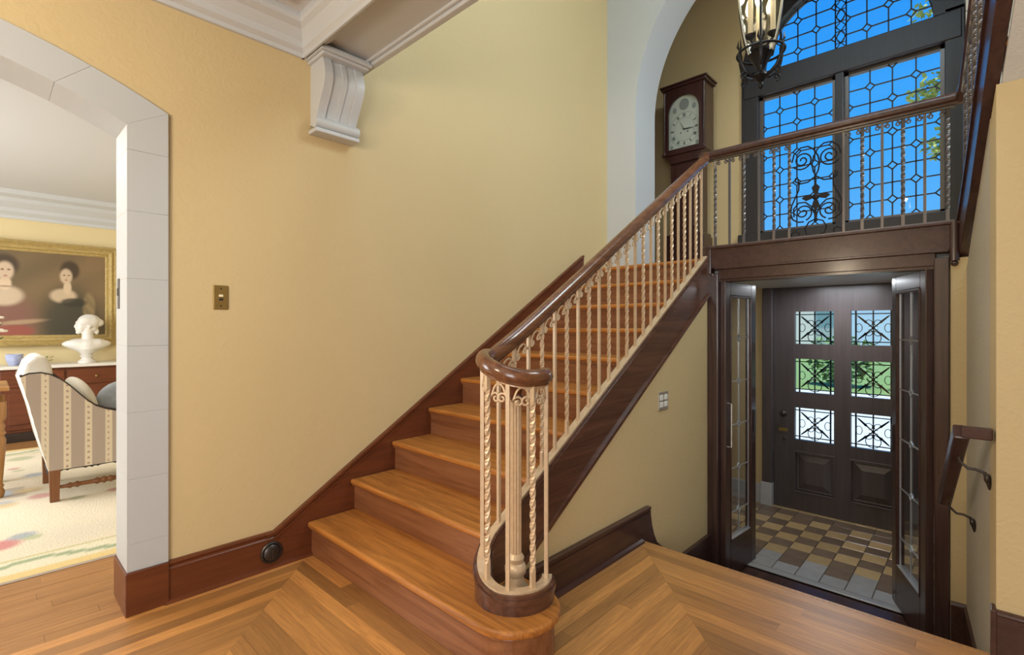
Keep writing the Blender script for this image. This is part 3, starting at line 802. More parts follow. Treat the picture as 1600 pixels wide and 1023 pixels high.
# scroll panel between the two middle bars
pc = (0.956+0.645)/2; hw = (0.956-0.645)/2-0.008
panel = empty('scroll_panel', (XB, pc, 1.866)); panel.parent = ban
def spiral(c, r0, r1, a0, turns, n=30):
    return [(0, c[0]+(r0+(r1-r0)*i/n)*math.cos(a0+turns*2*PI*i/n), c[1]+(r0+(r1-r0)*i/n)*math.sin(a0+turns*2*PI*i/n)) for i in range(n+1)]
def pscroll(pts, r=0.0048):
    o = MB().tube(pts, r, n=6).build('scroll', 'black_iron', panel, smooth=True)
for s in (1, -1):
    m_ = lambda pts: [(0, s*y, z) for _, y, z in pts]
    # large upper C scrolls
    pscroll(m_(spiral((0.078, 0.515), 0.010, 0.062, 0, 1.9) ))
    pscroll(m_([(0, 0.140, 0.515), (0, 0.128, 0.565), (0, 0.088, 0.602), (0, 0.045, 0.602), (0, 0.012, 0.575), (0, -0.012, 0.53), (0, -0.022, 0.48), (0, -0.014, 0.43), (0, 0.004, 0.395), (0, 0.045, 0.365), (0, 0.090, 0.362), (0, 0.118, 0.380), (0, 0.120, 0.402), (0, 0.104, 0.408)]))
    # side S to the bottom
    pscroll(m_([(0, 0.104, 0.395), (0, 0.098, 0.36), (0, 0.100, 0.32), (0, 0.122, 0.27), (0, 0.143, 0.22), (0, 0.148, 0.17), (0, 0.136, 0.13), (0, 0.105, 0.108), (0, 0.07, 0.106)]))
    pscroll(m_(spiral((0.074, 0.168), 0.008, 0.056, PI*0.2, 1.6)))
    pscroll(m_([(0, 0.128, 0.145), (0, 0.13, 0.20), (0, 0.10, 0.236), (0, 0.06, 0.234), (0, 0.025, 0.20), (0, 0.006, 0.15), (0, 0.0, 0.11)]))
    pscroll(m_([(0, 0.0, 0.115), (0, 0.04, 0.10), (0, 0.062, 0.06), (0, 0.05, 0.02), (0, 0.0, 0.008)]))
    pscroll(m_([(0, 0.145, 0.0), (0, 0.145, 0.035), (0, 0.12, 0.05), (0, 0.098, 0.036), (0, 0.102, 0.014), (0, 0.12, 0.010)]))
MB().tube([(0, 0, 0.10), (0, 0, 0.395)], 0.0045, n=6).build('stem', 'black_iron', panel)
fl = MB()
for a in (0, PI/2, PI, 3*PI/2):
    L_, wd = (0.082, 0.022) if a in (0, PI) else (0.088, 0.026)
    d = Vector((0, math.cos(a), math.sin(a))); n_2 = Vector((0, -math.sin(a), math.cos(a)))
    base = Vector((0, 0, 0.262))
    pts = [base, base+d*L_*0.35+n_2*wd*0.55, base+d*L_*0.7+n_2*wd*0.9, base+d*L_, base+d*L_*0.7-n_2*wd*0.9, base+d*L_*0.35-n_2*wd*0.55]
    fl.loft([[p+Vector((-0.004,0,0)) for p in pts], [p+Vector((0.004,0,0)) for p in pts]])
fl.ball((0, 0, 0.262), (0.010, 0.022, 0.022))
fl.build('flower', 'black_iron', panel)
MB().ball((0, 0, 0.112), (0.008, 0.012, 0.016)).build('knot', 'black_iron', panel)

# ------------------------------------------------------------------ second flight on the right
fl2 = empty('second_flight', (0,0,0), label='dark string of the second flight rising toward the viewer at right', cat='staircase')
def sp2(x): return ZL+0.03+0.627*(XF-x)
xs2 = [XF+0.09, 3.2, 2.6, 1.75]
rings = []
for x in xs2:
    y = yr(x)+0.032
    zt, zb = (sp2(x), sp2(x)-0.245)
    if x > XF: zt, zb = ZL+0.06, ZL-0.16
    rings.append([(x, y-0.045, zb), (x, y, zb), (x, y, zt), (x, y-0.045, zt)])
st2 = MB().loft(rings).build('string', 'dark_wood', fl2, bevel=0.004)
MB().tube([(x, yr(x)+0.034, (sp2(x) if x < XF else ZL+0.06)-0.040) for x in xs2], 0, flat=(0.016, 0.016)).build('bead', 'dark_wood', st2)
for k in range(1, 9):
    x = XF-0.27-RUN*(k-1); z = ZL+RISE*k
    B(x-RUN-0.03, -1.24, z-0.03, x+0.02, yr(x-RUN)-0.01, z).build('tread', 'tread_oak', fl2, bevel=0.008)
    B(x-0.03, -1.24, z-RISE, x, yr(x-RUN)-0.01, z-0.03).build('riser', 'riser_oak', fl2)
rs = MB(); rg = []
for x in (XF-0.02, 1.75):
    rg.append([(x, -1.25, sp2(x)-0.265), (x, yr(x)-0.016, sp2(x)-0.265), (x, yr(x)-0.016, sp2(x)-0.24), (x, -1.25, sp2(x)-0.24)])
rs.loft(rg)
rs.build('soffit', 'white_stucco', fl2)
ra2 = empty('second_flight_railing', (0,0,0), label='iron railing of the second flight rising at the right edge', cat='railing')
tw2 = twisted_mesh(L_B, 'baluster_twisted'); pl2 = plain_mesh(L_B, 'baluster_plain')
sc2 = smooth_mesh(scroll_mesh(SP-0.012, 0.062, 0.627, 'scroll'))
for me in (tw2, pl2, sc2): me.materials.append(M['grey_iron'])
ang2 = math.atan2(-SK, -1.0)
for i in range(16):
    x = XF-0.06-SP*i
    b_ = inst('baluster', tw2 if i % 2 else pl2, ra2, (x, yr(x)+0.012, sp2(x)), ang2)
    if i < 15: inst('scroll', sc2, b_, (0.007, 0, L_B-0.012))
rp3 = [(XB-0.02, yr(XB)+0.026, 2.556), (XF-0.06, yr(XF)+0.012, sp2(XF-0.06)+0.725)] + [(x, yr(x)+0.012, sp2(x)+0.725) for x in (3.3, 2.8, 2.2)]
MB().loft(rail_sweep(rp3, RW*0.6, RH)).build('handrail', 'dark_wood', ra2, smooth=True)
MB().tube([(p[0], p[1]+0.0, p[2]-0.042) for p in rp3[1:]], 0, flat=(0.02, 0.007)).build('rail_channel', 'nickel', ra2)

# white block pilaster seen between the second railing and the wall
pil = empty('pilaster', (0,0,0), label='narrow white stone block pilaster behind the second railing', cat='pilaster', kind='structure')
for i in range(9):
    z0 = ZL + i*0.40
    B(5.40, -0.55, z0+0.003, XD, 0.105, z0+0.397).build('block', 'white_stone', pil, bevel=0.006)

# ------------------------------------------------------------------ arched leaded window
win = empty('window_1', (0,0,0), label='tall arched leaded glass window above the front door', cat='window', kind='structure')
def clip_convex(poly, clip):
    out = poly
    for i in range(len(clip)):
        a, b = clip[i], clip[(i+1) % len(clip)]
        inp, out = out, []
        if not inp: return []
        def ins(p): return (b[0]-a[0])*(p[1]-a[1])-(b[1]-a[1])*(p[0]-a[0]) >= -1e-9
        for j in range(len(inp)):
            p, q = inp[j], inp[(j+1) % len(inp)]
            pi_, qi = ins(p), ins(q)
            if pi_: out.append(p)
            if pi_ != qi:
                den = (b[0]-a[0])*(q[1]-p[1])-(b[1]-a[1])*(q[0]-p[0])
                t = -((b[0]-a[0])*(p[1]-a[1])-(b[1]-a[1])*(p[0]-a[0]))/den
                out.append((p[0]+t*(q[0]-p[0]), p[1]+t*(q[1]-p[1])))
    return out
def poly_area(p): return abs(sum(p[i][0]*p[(i+1) % len(p)][1]-p[(i+1) % len(p)][0]*p[i][1] for i in range(len(p))))/2
def lattice(us, vs, d, par=0):
    """cells with corners cut by a small diamond at every second crossing"""
    polys = []
    nu, nv = len(us), len(vs)
    def has(i, j): return (i+j+par) % 2 == 0 and 0 < i < nu-1 and 0 < j < nv-1 or ((i+j+par) % 2 == 0 and ((0 < i < nu-1) or (0 < j < nv-1)))
    for i in range(nu-1):
        for j in range(nv-1):
            u0, u1, v0, v1 = us[i], us[i+1], vs[j], vs[j+1]
            p = []
            p += [(u0+d, v0), ] if has(i, j) else [(u0, v0)]
            p += [(u1-d, v0), (u1, v0+d)] if has(i+1, j) else [(u1, v0)]
            p += [(u1, v1-d), (u1-d, v1)] if has(i+1, j+1) else [(u1, v1)]
            p += [(u0+d, v1), (u0, v1-d)] if has(i, j+1) else [(u0, v1)]
            if has(i, j): p += [(u0, v0+d)]
            polys.append(p)
    for i in range(nu):
        for j in range(nv):
            if has(i, j):
                u, v = us[i], vs[j]
                q = [(u-d, v), (u, v-d), (u+d, v), (u, v+d)]
                q = clip_convex(q, [(us[0], vs[0]), (us[-1], vs[0]), (us[-1], vs[-1]), (us[0], vs[-1])])
                if len(q) > 2: polys.append(q)
    return polys
def leaded(parent, polys, to3d, matg, came_mat, th=0.004, cw=0.0085, cd=0.010):
    """panes (one object each) and the lead cames around them (one mesh)"""
    edges = set(); cm_ = MB()
    nrm = (Vector(to3d(0,0,1))-Vector(to3d(0,0,0)))
    for p in polys:
        if len(p) < 3 or poly_area(p) < 2e-5: continue
        a = [to3d(u, v, -th/2) for u, v in p]; b = [to3d(u, v, th/2) for u, v in p]
        MB().loft([a, b]).build('pane', matg, parent)
        for i in range(len(p)):
            e_ = tuple(sorted((tuple(round(c, 3) for c in p[i]), tuple(round(c, 3) for c in p[(i+1) % len(p)]))))
            if e_[0] != e_[1]: edges.add(e_)
    for e0, e1 in edges:
        q0, q1 = Vector(to3d(*e0, 0)), Vector(to3d(*e1, 0))
        cm_.tube([q0, q1], 0, flat=(cw, cd), up=tuple(nrm))
    return cm_.build('lead_came', came_mat, parent)
def wpt(u, v, w): return (XD+0.06+w, u, v)
FW = window_w = 0.17
GY = [(0.272, 0.952), (1.078, 1.722)]     # right and left lights
GZ0, GZ1 = 2.295, 3.700
for y0, y1 in GY:
    sash = empty('sash', (0,0,0)); sash.parent = win
    us = [y0+(y1-y0)*i/4 for i in range(5)]; vs = [GZ0+(GZ1-GZ0)*j/9 for j in range(10)]
    leaded(sash, lattice(us, vs, 0.037, 1), wpt, 'pane_glass', 'lead', cw=0.011)
    frame_ = MB()
    for a in ((y0-0.030, GZ0-0.03, y0+0.004, GZ1+0.03), (y1-0.004, GZ0-0.03, y1+0.030, GZ1+0.03), (y0-0.03, GZ0-0.03, y1+0.03, GZ0+0.004), (y0-0.03, GZ1-0.004, y1+0.03, GZ1+0.03)):
        frame_.box(XD+0.035, a[0], a[1], XD+0.09, a[2], a[3])
    frame_.build('sash_frame', 'grey_iron', sash)
# wooden frame of the window
fr = MB()
fr.box(XD-0.03, WY0, WZ0-0.05, XD+0.12, GY[0][0]-0.028, WZS)
fr.box(XD-0.03, GY[1][1]+0.028, WZ0-0.05, XD+0.12, WY1, WZS)
o = fr.build('jamb', 'window_wood', win, bevel=0.006)
B(XD-0.025, GY[0][1]+0.028, WZ0, XD+0.11, GY[1][0]-0.028, 3.76).build('mullion', 'window_wood', win, bevel=0.006)
B(XD-0.04, WY0+0.02, 3.725, XD+0.12, WY1-0.02, 3.965).build('transom', 'window_wood', win, bevel=0.008)
B(XD-0.06, WY0-0.03, WZ0-0.07, XD+0.12, WY1+0.03, GZ0-0.028).build('sill', 'window_wood', win, bevel=0.008)
# arched head
RG = 0.70
rings = []
for i in range(33):
    a = PI*i/32
    rings.append([(XD-0.03, WYC+RG*math.cos(a), WZS-0.03+RG*math.sin(a)), (XD+0.12, WYC+RG*math.cos(a), WZS-0.03+RG*math.sin(a)), (XD+0.12, WYC+(WR-0.002)*math.cos(a), WZS-0.03+(WR+0.02)*math.sin(a)), (XD-0.03, WYC+(WR-0.002)*math.cos(a), WZS-0.03+(WR+0.02)*math.sin(a))])
MB().loft(rings).build('arch_head', 'window_wood', win, smooth=True)
# arched leaded light with the ornamental middle band
head = empty('arched_light', (0,0,0)); head.parent = win
archc = [(WYC+RG*math.cos(PI*i/28), 3.955+RG*math.sin(PI*i/28)) for i in range(29)]
bw = 0.045
for s in (1, -1):
    if s == 1: us = [WYC+bw+0.165*i for i in range(5)]
    else: us = [WYC-bw-0.165*i for i in range(5)][::-1]
    vs = [3.955+0.155*j for j in range(6)]
    polys = [clip_convex(p, archc) for p in lattice(us, vs, 0.037, 1 if s == 1 else 0)]
    leaded(head, polys, wpt, 'pane_glass', 'lead', cw=0.011)
band = []
z = 3.955; k = 0
while z < 4.60:
    h = 0.115 if k % 2 else 0.095
    band.append([(WYC-bw+0.006, z+h/2), (WYC, z), (WYC+bw-0.006, z+h/2), (WYC, z+h)] if k % 2 == 0 else [(WYC+(bw-0.012)*math.cos(2*PI*q/12), z+h/2+h/2*math.sin(2*PI*q/12)) for q in range(12)])
    for s in (1, -1):
        band.append([(WYC, z), (WYC+s*bw, z), (WYC+s*(bw-0.004), z+h/2)]); band.append([(WYC+s*(bw-0.004), z+h/2), (WYC+s*bw, z+h), (WYC, z+h)])
    z += h; k += 1
leaded(head, [p if poly_area(p) else p for p in band], wpt, 'pane_glass', 'lead', th=0.003, cw=0.006)

# ------------------------------------------------------------------ front door
door = empty('door_1', (XD, 0, 0), label='dark wooden front door with six iron grilled panes and two panels', cat='door', kind='structure')
XO = XD-0.005
def dbox(y0, z0, y1, z1, x0=0.0, x1=0.05): return MB().box(x0-0.005, y0, z0, x1-0.005, y1, z1)
PY = [(0.582, 0.924), (1.062, 1.404)]
PZ = [(1.097, 1.425), (0.606, 0.946), (0.122, 0.449)]
BZ = (-0.403, -0.005)
mb = MB()
ylist = [DY0, PY[0][0], PY[0][1], PY[1][0], PY[1][1], DY1]
for i in (0, 2, 4): mb.box(-0.005, ylist[i], ZV+0.005, 0.045, ylist[i+1], DZ1)
zl = [ZV+0.005, BZ[0], BZ[1], PZ[2][0], PZ[2][1], PZ[1][0], PZ[1][1], PZ[0][0], PZ[0][1], DZ1]
for y0, y1 in PY:
    for i in (0, 2, 4, 6, 8): mb.box(-0.005, y0, zl[i], 0.045, y1, zl[i+1])
mb.build('door_slab', 'door_wood', door)
for y0, y1 in PY:
    z0, z1 = BZ
    p = MB(); q = lambda i, x: [(x, y0+i, z0+i), (x, y1-i, z0+i), (x, y1-i, z1-i), (x, y0+i, z1-i)]
    p.loft([q(0.0, 0.03), q(0.0, 0.020), q(0.018, 0.016), q(0.03, 0.022), q(0.085, 0.004), q(0.09, 0.004)])
    p.build('raised_panel', 'door_wood', door)
    MB().loft([q(-0.018, -0.005), q(-0.012, -0.014), q(0.0, -0.012), q(0.010, 0.015), q(0.0, 0.02), q(-0.01, 0.0)]).build('panel_moulding', 'door_wood', door) if False else None
    for (a, b, c, d) in ((y0-0.012, z0-0.012, y1+0.012, z0+0.006), (y0-0.012, z1-0.006, y1+0.012, z1+0.012), (y0-0.012, z0, y0+0.006, z1), (y1-0.006, z0, y1+0.012, z1)):
        MB().box(-0.012, a, b, 0.0, c, d).build('panel_moulding', 'door_wood', door, bevel=0.005)
    for z0, z1 in PZ:
        pane = MB().box(0.018, y0, z0, 0.024, y1, z1).build('pane', 'door_glass', door)
        for (a, b, c, d) in ((y0-0.006, z0-0.006, y1+0.006, z0+0.006), (y0-0.006, z1-0.006, y1+0.006, z1+0.006), (y0-0.006, z0, y0+0.006, z1), (y1-0.006, z0, y1+0.006, z1)):
            pass
        g = MB(); yc_, zc2 = (y0+y1)/2, (z0+z1)/2; hw_, hh = (y1-y0)/2, (z1-z0)/2; xg = 0.034
        R3 = 0.006
        for yy in (y0+0.035, yc_, y1-0.035): g.tube([(xg, yy, z0), (xg, yy, z1)], R3*(1.0 if yy == yc_ else 1.3), n=6)
        for zz in (z0+0.03, z1-0.03): g.tube([(xg, y0, zz), (xg, y1, zz)], R3*0.9, n=6)
        for sy in (1, -1):
            for sz in (1, -1):
                c_ = Vector((xg, yc_, zc2)); t_ = Vector((xg, yc_+sy*(hw_-0.045), zc2+sz*(hh-0.045)))
                g.tube([c_, c_.lerp(t_, 0.38), c_.lerp(t_, 0.46), c_.lerp(t_, 0.9), t_], [R3, R3, 0.011, 0.007, 0.002], n=6)
            g.tube([(xg, yc_+sy*(0.036+0.030*math.cos(q)), zc2+0.045+0.030*math.sin(q)) for q in [i*PI/6 for i in range(10)]], 0.0035, n=5)
            g.tube([(xg, yc_+sy*(0.036+0.030*math.cos(q)), zc2-0.045-0.030*math.sin(q)) for q in [i*PI/6 for i in range(10)]], 0.0035, n=5)
            g.tube([(xg, yc_+sy*(0.112+0.026*math.cos(q)), zc2+0.040*math.sin(q)) for q in [i*PI/8 for i in range(17)]], 0.0032, n=5)
        g.tube([(xg, yc_+0.060*math.cos(q), z0+0.072+0.060*math.sin(q)) for q in [i*PI/10 for i in range(21)]], 0.004, n=5)
        g.ball((xg, yc_, zc2), 0.014)
        g.build('iron_grille', 'black_iron', door, smooth=True)
kn = MB(); kn.loft([[(-0.005-d, 1.500+r*math.cos(2*PI*k/16), 0.378+r*math.sin(2*PI*k/16)) for k in range(16)] for d, r in ((0,0.030),(0.006,0.030),(0.010,0.012),(0.035,0.012),(0.042,0.026),(0.058,0.030),(0.068,0.022),(0.072,0.006))])
kn.build('knob', 'dark_metal', door, smooth=True)
MB().box(-0.012, 1.470, 0.19, -0.004, 1.555, 0.225).build('lock_plate', 'brass', door, bevel=0.002)
kn = MB(); kn.loft([[(-0.005-d, 1.50+r*math.cos(2*PI*k/14), 0.12+r*math.sin(2*PI*k/14)) for k in range(14)] for d, r in ((0,0.016),(0.008,0.016),(0.010,0.010))]); kn.build('keyhole', 'dark_metal', door)
# frame around the front door
dfr = empty('trim_door_frame', (0,0,0), label='dark wooden frame around the front door', cat='door frame', kind='structure')
B(XD-0.06, DY1+0.004, ZV+0.24, XD+0.2, DY1+0.10, 1.675).build('jamb', 'door_wood', dfr, bevel=0.005)
B(XD-0.06, DY0-0.10, ZV+0.24, XD+0.2, DY0-0.004, 1.675).build('jamb', 'door_wood', dfr, bevel=0.005)
B(XD+0.05, DY0-0.10, DZ1-0.0, XD+0.2, DY1+0.10, DZ1+0.08).build('head', 'door_wood', dfr)
for y0, y1 in ((DY1+0.004, DY1+0.115), (DY0-0.115, DY0-0.004)):
    B(XD-0.066, y0, ZV, XD+0.2, y1, ZV+0.24).build('plinth_block', 'grey_marble', dfr, bevel=0.004)
B(XD-0.02, DY0-0.1, ZV-0.02, XD+0.25, DY1+0.1, ZV+0.004).build('threshold', 'tile_tan', dfr)
# marble base in the vestibule
mbase = empty('baseboard_vestibule', (0,0,0), label='grey marble base along the vestibule walls', cat='baseboard', kind='structure')
B(XD-0.03, DY1+0.116, ZV, XD, 2.25, ZV+0.20).build('slab', 'grey_marble', mbase, bevel=0.004)
B(4.3, 2.225, ZV, XD-0.03, 2.25, ZV+0.20).build('slab', 'grey_marble', mbase, bevel=0.004)
B(4.3, -0.25, ZV, XD-0.03, -0.225, ZV+0.20).build('slab', 'grey_marble', mbase, bevel=0.004)

# ------------------------------------------------------------------ entry frame with two leaded glass leaves
efr = empty('trim_entry_frame', (0,0,0), label='dark wooden entry frame under the balcony', cat='door frame', kind='structure')
B(XF-0.010, 1.420, ZV, XF+0.11, YS+0.01, 1.665).build('post', 'dark_wood_upright', efr, bevel=0.006)
B(XF-0.010, 0.138, ZV, XF+0.11, 0.205, 1.665).build('post', 'dark_wood_upright', efr, bevel=0.006)
B(XF+0.02, 0.205, 1.605, XF+0.11, 1.42, 1.66).build('head', 'dark_wood', efr)
def leaf(name, hinge, ang, flip, L, label):
    """leaf local frame: u along the leaf from the hinge, thickness t"""
    d = empty(name, (hinge[0], hinge[1], ZV+0.008), ang, label, 'door', 'leaded entry door leaves', 'structure')
    H_ = 2.20; st = 0.085; tr = 0.10; br_ = 0.26; T = 0.040
    s = flip
    def bb(u0, z0, u1, z1, t0=-T/2, t1=T/2): return MB().box(u0, t0, z0, u1, t1, z1)
    bb(0, 0, st, H_).build('stile', 'dark_wood_upright', d, bevel=0.004)
    bb(L-st, 0, L, H_).build('stile', 'dark_wood_upright', d, bevel=0.004)
    bb(st, 0, L-st, br_).build('bottom_rail', 'dark_wood', d, bevel=0.004)
    bb(st, H_-tr, L-st, H_).build('top_rail', 'dark_wood', d, bevel=0.004)
    u0, u1, z0, z1 = st, L-st, br_, H_-tr
    for a in ((u0, z0, u1, z0+0.014), (u0, z1-0.014, u1, z1), (u0, z0, u0+0.012, z1), (u1-0.012, z0, u1, z1)):
        bb(a[0], a[1], a[2], a[3], -T/2-0.004, T/2+0.004).build('glazing_bead', 'dark_wood', d, bevel=0.003)
    bb(u0+0.02, z0+0.014, u1-0.02, z0+0.017, -T/2-0.003, T/2+0.003).build('bead_edge', 'lead_bright', d)
    def to3(u, v, w): return (u, w, v)
    uc = (u0+u1)/2; us = [u0+0.012, uc, u1-0.012]
    vs = [z0+0.012, z0+0.20, z0+0.53, z0+0.86, z0+1.19, z0+1.52, z1-0.012]
    polys = []
    dd = 0.026
    for j in range(len(vs)-1):
        v0, v1 = vs[j], vs[j+1]
        a0 = j > 0; a1 = j < len(vs)-2
        for sd in (0, 1):
            xa, xb = us[sd], us[sd+1]
            if sd == 0: p = [(xa, v0)] + ([(xb-dd, v0), (xb, v0+dd)] if a0 else [(xb, v0)]) + ([(xb, v1-dd), (xb-dd, v1)] if a1 else [(xb, v1)]) + [(xa, v1)]
            else: p = [(xb, v1)] + ([(xa+dd, v1), (xa, v1-dd)] if a1 else [(xa, v1)]) + ([(xa, v0+dd), (xa+dd, v0)] if a0 else [(xa, v0)]) + [(xb, v0)]
            polys.append(p)
        if a0: polys.append([(uc-dd, v0), (uc, v0-dd), (uc+dd, v0), (uc, v0+dd)])
    leaded(d, polys, to3, 'pane_glass', 'lead_bright', cw=0.006, cd=0.008)
    # handle bar
    sg = -1 if flip > 0 else 1
    MB().tube([(0.030, sg*(T/2), 0.98), (0.030, sg*(T/2+0.03), 0.98), (0.030, sg*(T/2+0.03), 1.30), (0.030, sg*(T/2), 1.30)], 0.006, n=6).build('hinge_rod', 'nickel', d) if flip > 0 else None
    MB().box(L-0.055, -T/2-0.012, 1.02, L-0.025, T/2+0.012, 1.20).build('lock_plate', 'dark_metal', d, bevel=0.002)
    return d
leaf('door_2', (XF+0.03, 1.398), math.radians(-4.5), 1, 0.54, 'left open entry door leaf with leaded glass and dark frame')
leaf('door_3', (XF+0.03, 0.226), math.radians(21), -1, 0.60, 'right open entry door leaf with leaded glass and dark frame')

# ------------------------------------------------------------------ small wall fittings
sw = empty('light_switch', (0.809, YW, 1.422), label='brass light switch plate on the tan wall beside the doorway', cat='switch')
B(-0.034, -0.006, -0.060, 0.034, 0, 0.060).build('plate', 'brass', sw, bevel=0.003)
B(-0.010, -0.009, 0.002, 0.010, -0.005, 0.014).build('push_button', 'candle_ivory', sw, bevel=0.002)
B(-0.010, -0.008, -0.016, 0.010, -0.005, -0.004).build('push_button', 'dark_metal', sw, bevel=0.002)
for z in (-0.043, 0.043): MB().lathe([(0.004,-0.001),(0.004,0.001)], (0,0,0), 8).build('screw', 'dark_metal', sw).matrix_local = Matrix.Translation((0,-0.0065,z)) @ Matrix.Rotation(PI/2, 4, 'X')
ou = empty('wall_plate', (2.995, YS+0.012, 0.80), label='silver double switch plate on the wall under the stairs', cat='switch')
B(-0.066, -0.007, -0.058, 0.066, 0, 0.058).build('plate', 'nickel', ou, bevel=0.003)
for x in (-0.030, 0.030):
    for z in (-0.022, 0.022):
        B(x-0.019, -0.012, z-0.017, x+0.019, -0.006, z+0.017).build('rocker', 'plate_white', ou, bevel=0.003)
vp = empty('vacuum_inlet', (1.043, YW-0.024, 0.085), label='round dark metal inlet cover on the baseboard by the stairs', cat='inlet')
def disc(prof, n=24): return MB().loft([[(r*math.cos(2*PI*k/n), -d, r*math.sin(2*PI*k/n)) for k in range(n)] for r, d in prof])
disc([(0.056,0),(0.056,0.006),(0.051,0.011),(0.046,0.011),(0.042,0.006)]).build('flange', 'dark_metal', vp, smooth=True)
disc([(0.042,0.002),(0.042,0.013),(0.034,0.020),(0.012,0.024),(0.003,0.024)]).build('cap', 'dark_metal', vp, smooth=True)
B(-0.006, -0.030, -0.026, 0.006, -0.020, 0.026).build('finger_grip', 'dark_metal', vp, bevel=0.003)

# ------------------------------------------------------------------ wall handrail on the right
wh = empty('wall_handrail', (0,0,0), label='short dark wooden handrail on iron brackets above the entry steps', cat='handrail')
off = 0.100
pr = [(XE+0.02, yr(XE)+0.008, 0.856), (XE+0.02, yr(XE)+off, 0.856)]
sl = [(XE+0.02, yr(XE)+off, 0.856), (XE+0.12, yr(XE+.12)+off, 0.79), (3.40, yr(3.40)+off+0.01, 0.385)]
MB().tube(pr, 0, flat=(0.050, 0.045)).build('return_rail', 'dark_wood', wh, bevel=0.006)
MB().tube(sl, 0, flat=(0.050, 0.060)).build('rail', 'dark_wood', wh, bevel=0.006)
for x, z in ((2.80, 0.735), (3.30, 0.40)):
    y = yr(x)
    bk = MB().tube([(x, y+off, z), (x, y+off-0.005, z-0.022), (x, y+off-0.03, z-0.045), (x, y+0.045, z-0.045), (x, y+0.02, z-0.055), (x, y+0.008, z-0.09), (x, y+0.006, z-0.12)], [0.006, 0.006, 0.006, 0.006, 0.007, 0.010, 0.003], n=8)
    bk.ball((x, y+0.012, z-0.075), (0.014, 0.012, 0.020))
    bk.build('bracket', 'dark_metal', wh, smooth=True)

# ------------------------------------------------------------------ longcase clock on the landing
ck = empty('longcase_clock', (5.44, 2.41, ZL), label='tall dark longcase clock with arched painted dial on the landing', cat='clock')
def cb(x0, y0, z0, x1, y1, z1): return MB().box(x0, y0, z0, x1, y1, z1)
F = -0.125                       # front is towards -x
B(F+0.005, -0.25, 0, 0.125, 0.25, 0.46).build('base', 'mahogany_dark', ck, bevel=0.006)
B(F-0.008, -0.265, 0.0, 0.13, 0.265, 0.06).build('plinth', 'mahogany_dark', ck, bevel=0.006)
B(F-0.004, -0.235, 0.46, 0.125, 0.235, 0.50).build('waist_moulding', 'mahogany_dark', ck, bevel=0.01)
B(F+0.025, -0.185, 0.50, 0.125, 0.185, 1.34).build('trunk', 'mahogany_dark', ck, bevel=0.005)
B(F+0.012, -0.12, 0.58, F+0.026, 0.12, 1.26).build('trunk_door', 'mahogany_dark', ck, bevel=0.005)
# swan shaped shoulder under the hood
MB().prism([(-0.185, 1.30), (0.185, 1.30), (0.20, 1.335), (0.245, 1.375), (0.275, 1.39), (-0.275, 1.39), (-0.245, 1.375), (-0.20, 1.335)], 'x', F, 0.125).build('shoulder_moulding', 'mahogany_dark', ck)
B(F-0.02, -0.285, 1.39, 0.13, 0.285, 1.415).build('hood_base', 'mahogany_dark', ck, bevel=0.005)
HZ0, HZ1 = 1.415, 2.13
# hood with an arched opening in front
ow = 0.20; osp = HZ0+0.045+0.40; cy_ = 0.0
arch_o = [(ow, HZ0+0.04), (ow, osp)] + [(ow*0.99*math.cos(PI*i/20), osp+ow*0.86*math.sin(PI*i/20)) for i in range(1, 20)] + [(-ow, osp), (-ow, HZ0+0.04)]
hood = MB()
hood.box(F+0.03, -0.262, HZ0, 0.125, 0.262, HZ1)
hood.build('hood', 'mahogany_dark', ck, bevel=0.004)
hf = MB()
hf.box(F-0.008, -0.262, HZ0, F+0.03, -ow, HZ1); hf.box(F-0.008, ow, HZ0, F+0.03, 0.262, HZ1)
hf.box(F-0.008, -ow, HZ0, F+0.03, ow, HZ0+0.04)
top_arc = arch_o[1:-1]
hf.prism(top_arc + [(-ow, HZ1), (ow, HZ1)], 'x', F-0.008, F+0.03)
hf.build('hood_door', 'mahogany_dark', ck)
rings = [[(F-0.016, y*1.0, z), (F-0.016, y*1.08, z+0.012*(z > osp)), (F-0.006, y*1.08, z+0.012*(z > osp)), (F-0.006, y*1.0, z)] for y, z in arch_o]
MB().loft(rings).build('dial_moulding', 'mahogany_dark', ck)
B(F-0.03, -0.290, HZ1, 0.135, 0.290, HZ1+0.028).build('cornice', 'mahogany_dark', ck, bevel=0.006)
B(F-0.045, -0.305, HZ1+0.028, 0.14, 0.305, HZ1+0.045).build('cornice', 'mahogany_dark', ck, bevel=0.004)
for y in (-0.275, 0.275): MB().lathe([(0.016,0),(0.016,0.02),(0.011,0.03),(0.012,0.35),(0.011,0.66),(0.016,0.675),(0.016,0.69)], (F-0.002, y*0.93, HZ0+0.005), 12).build('hood_column', 'mahogany_dark', ck, smooth=True)
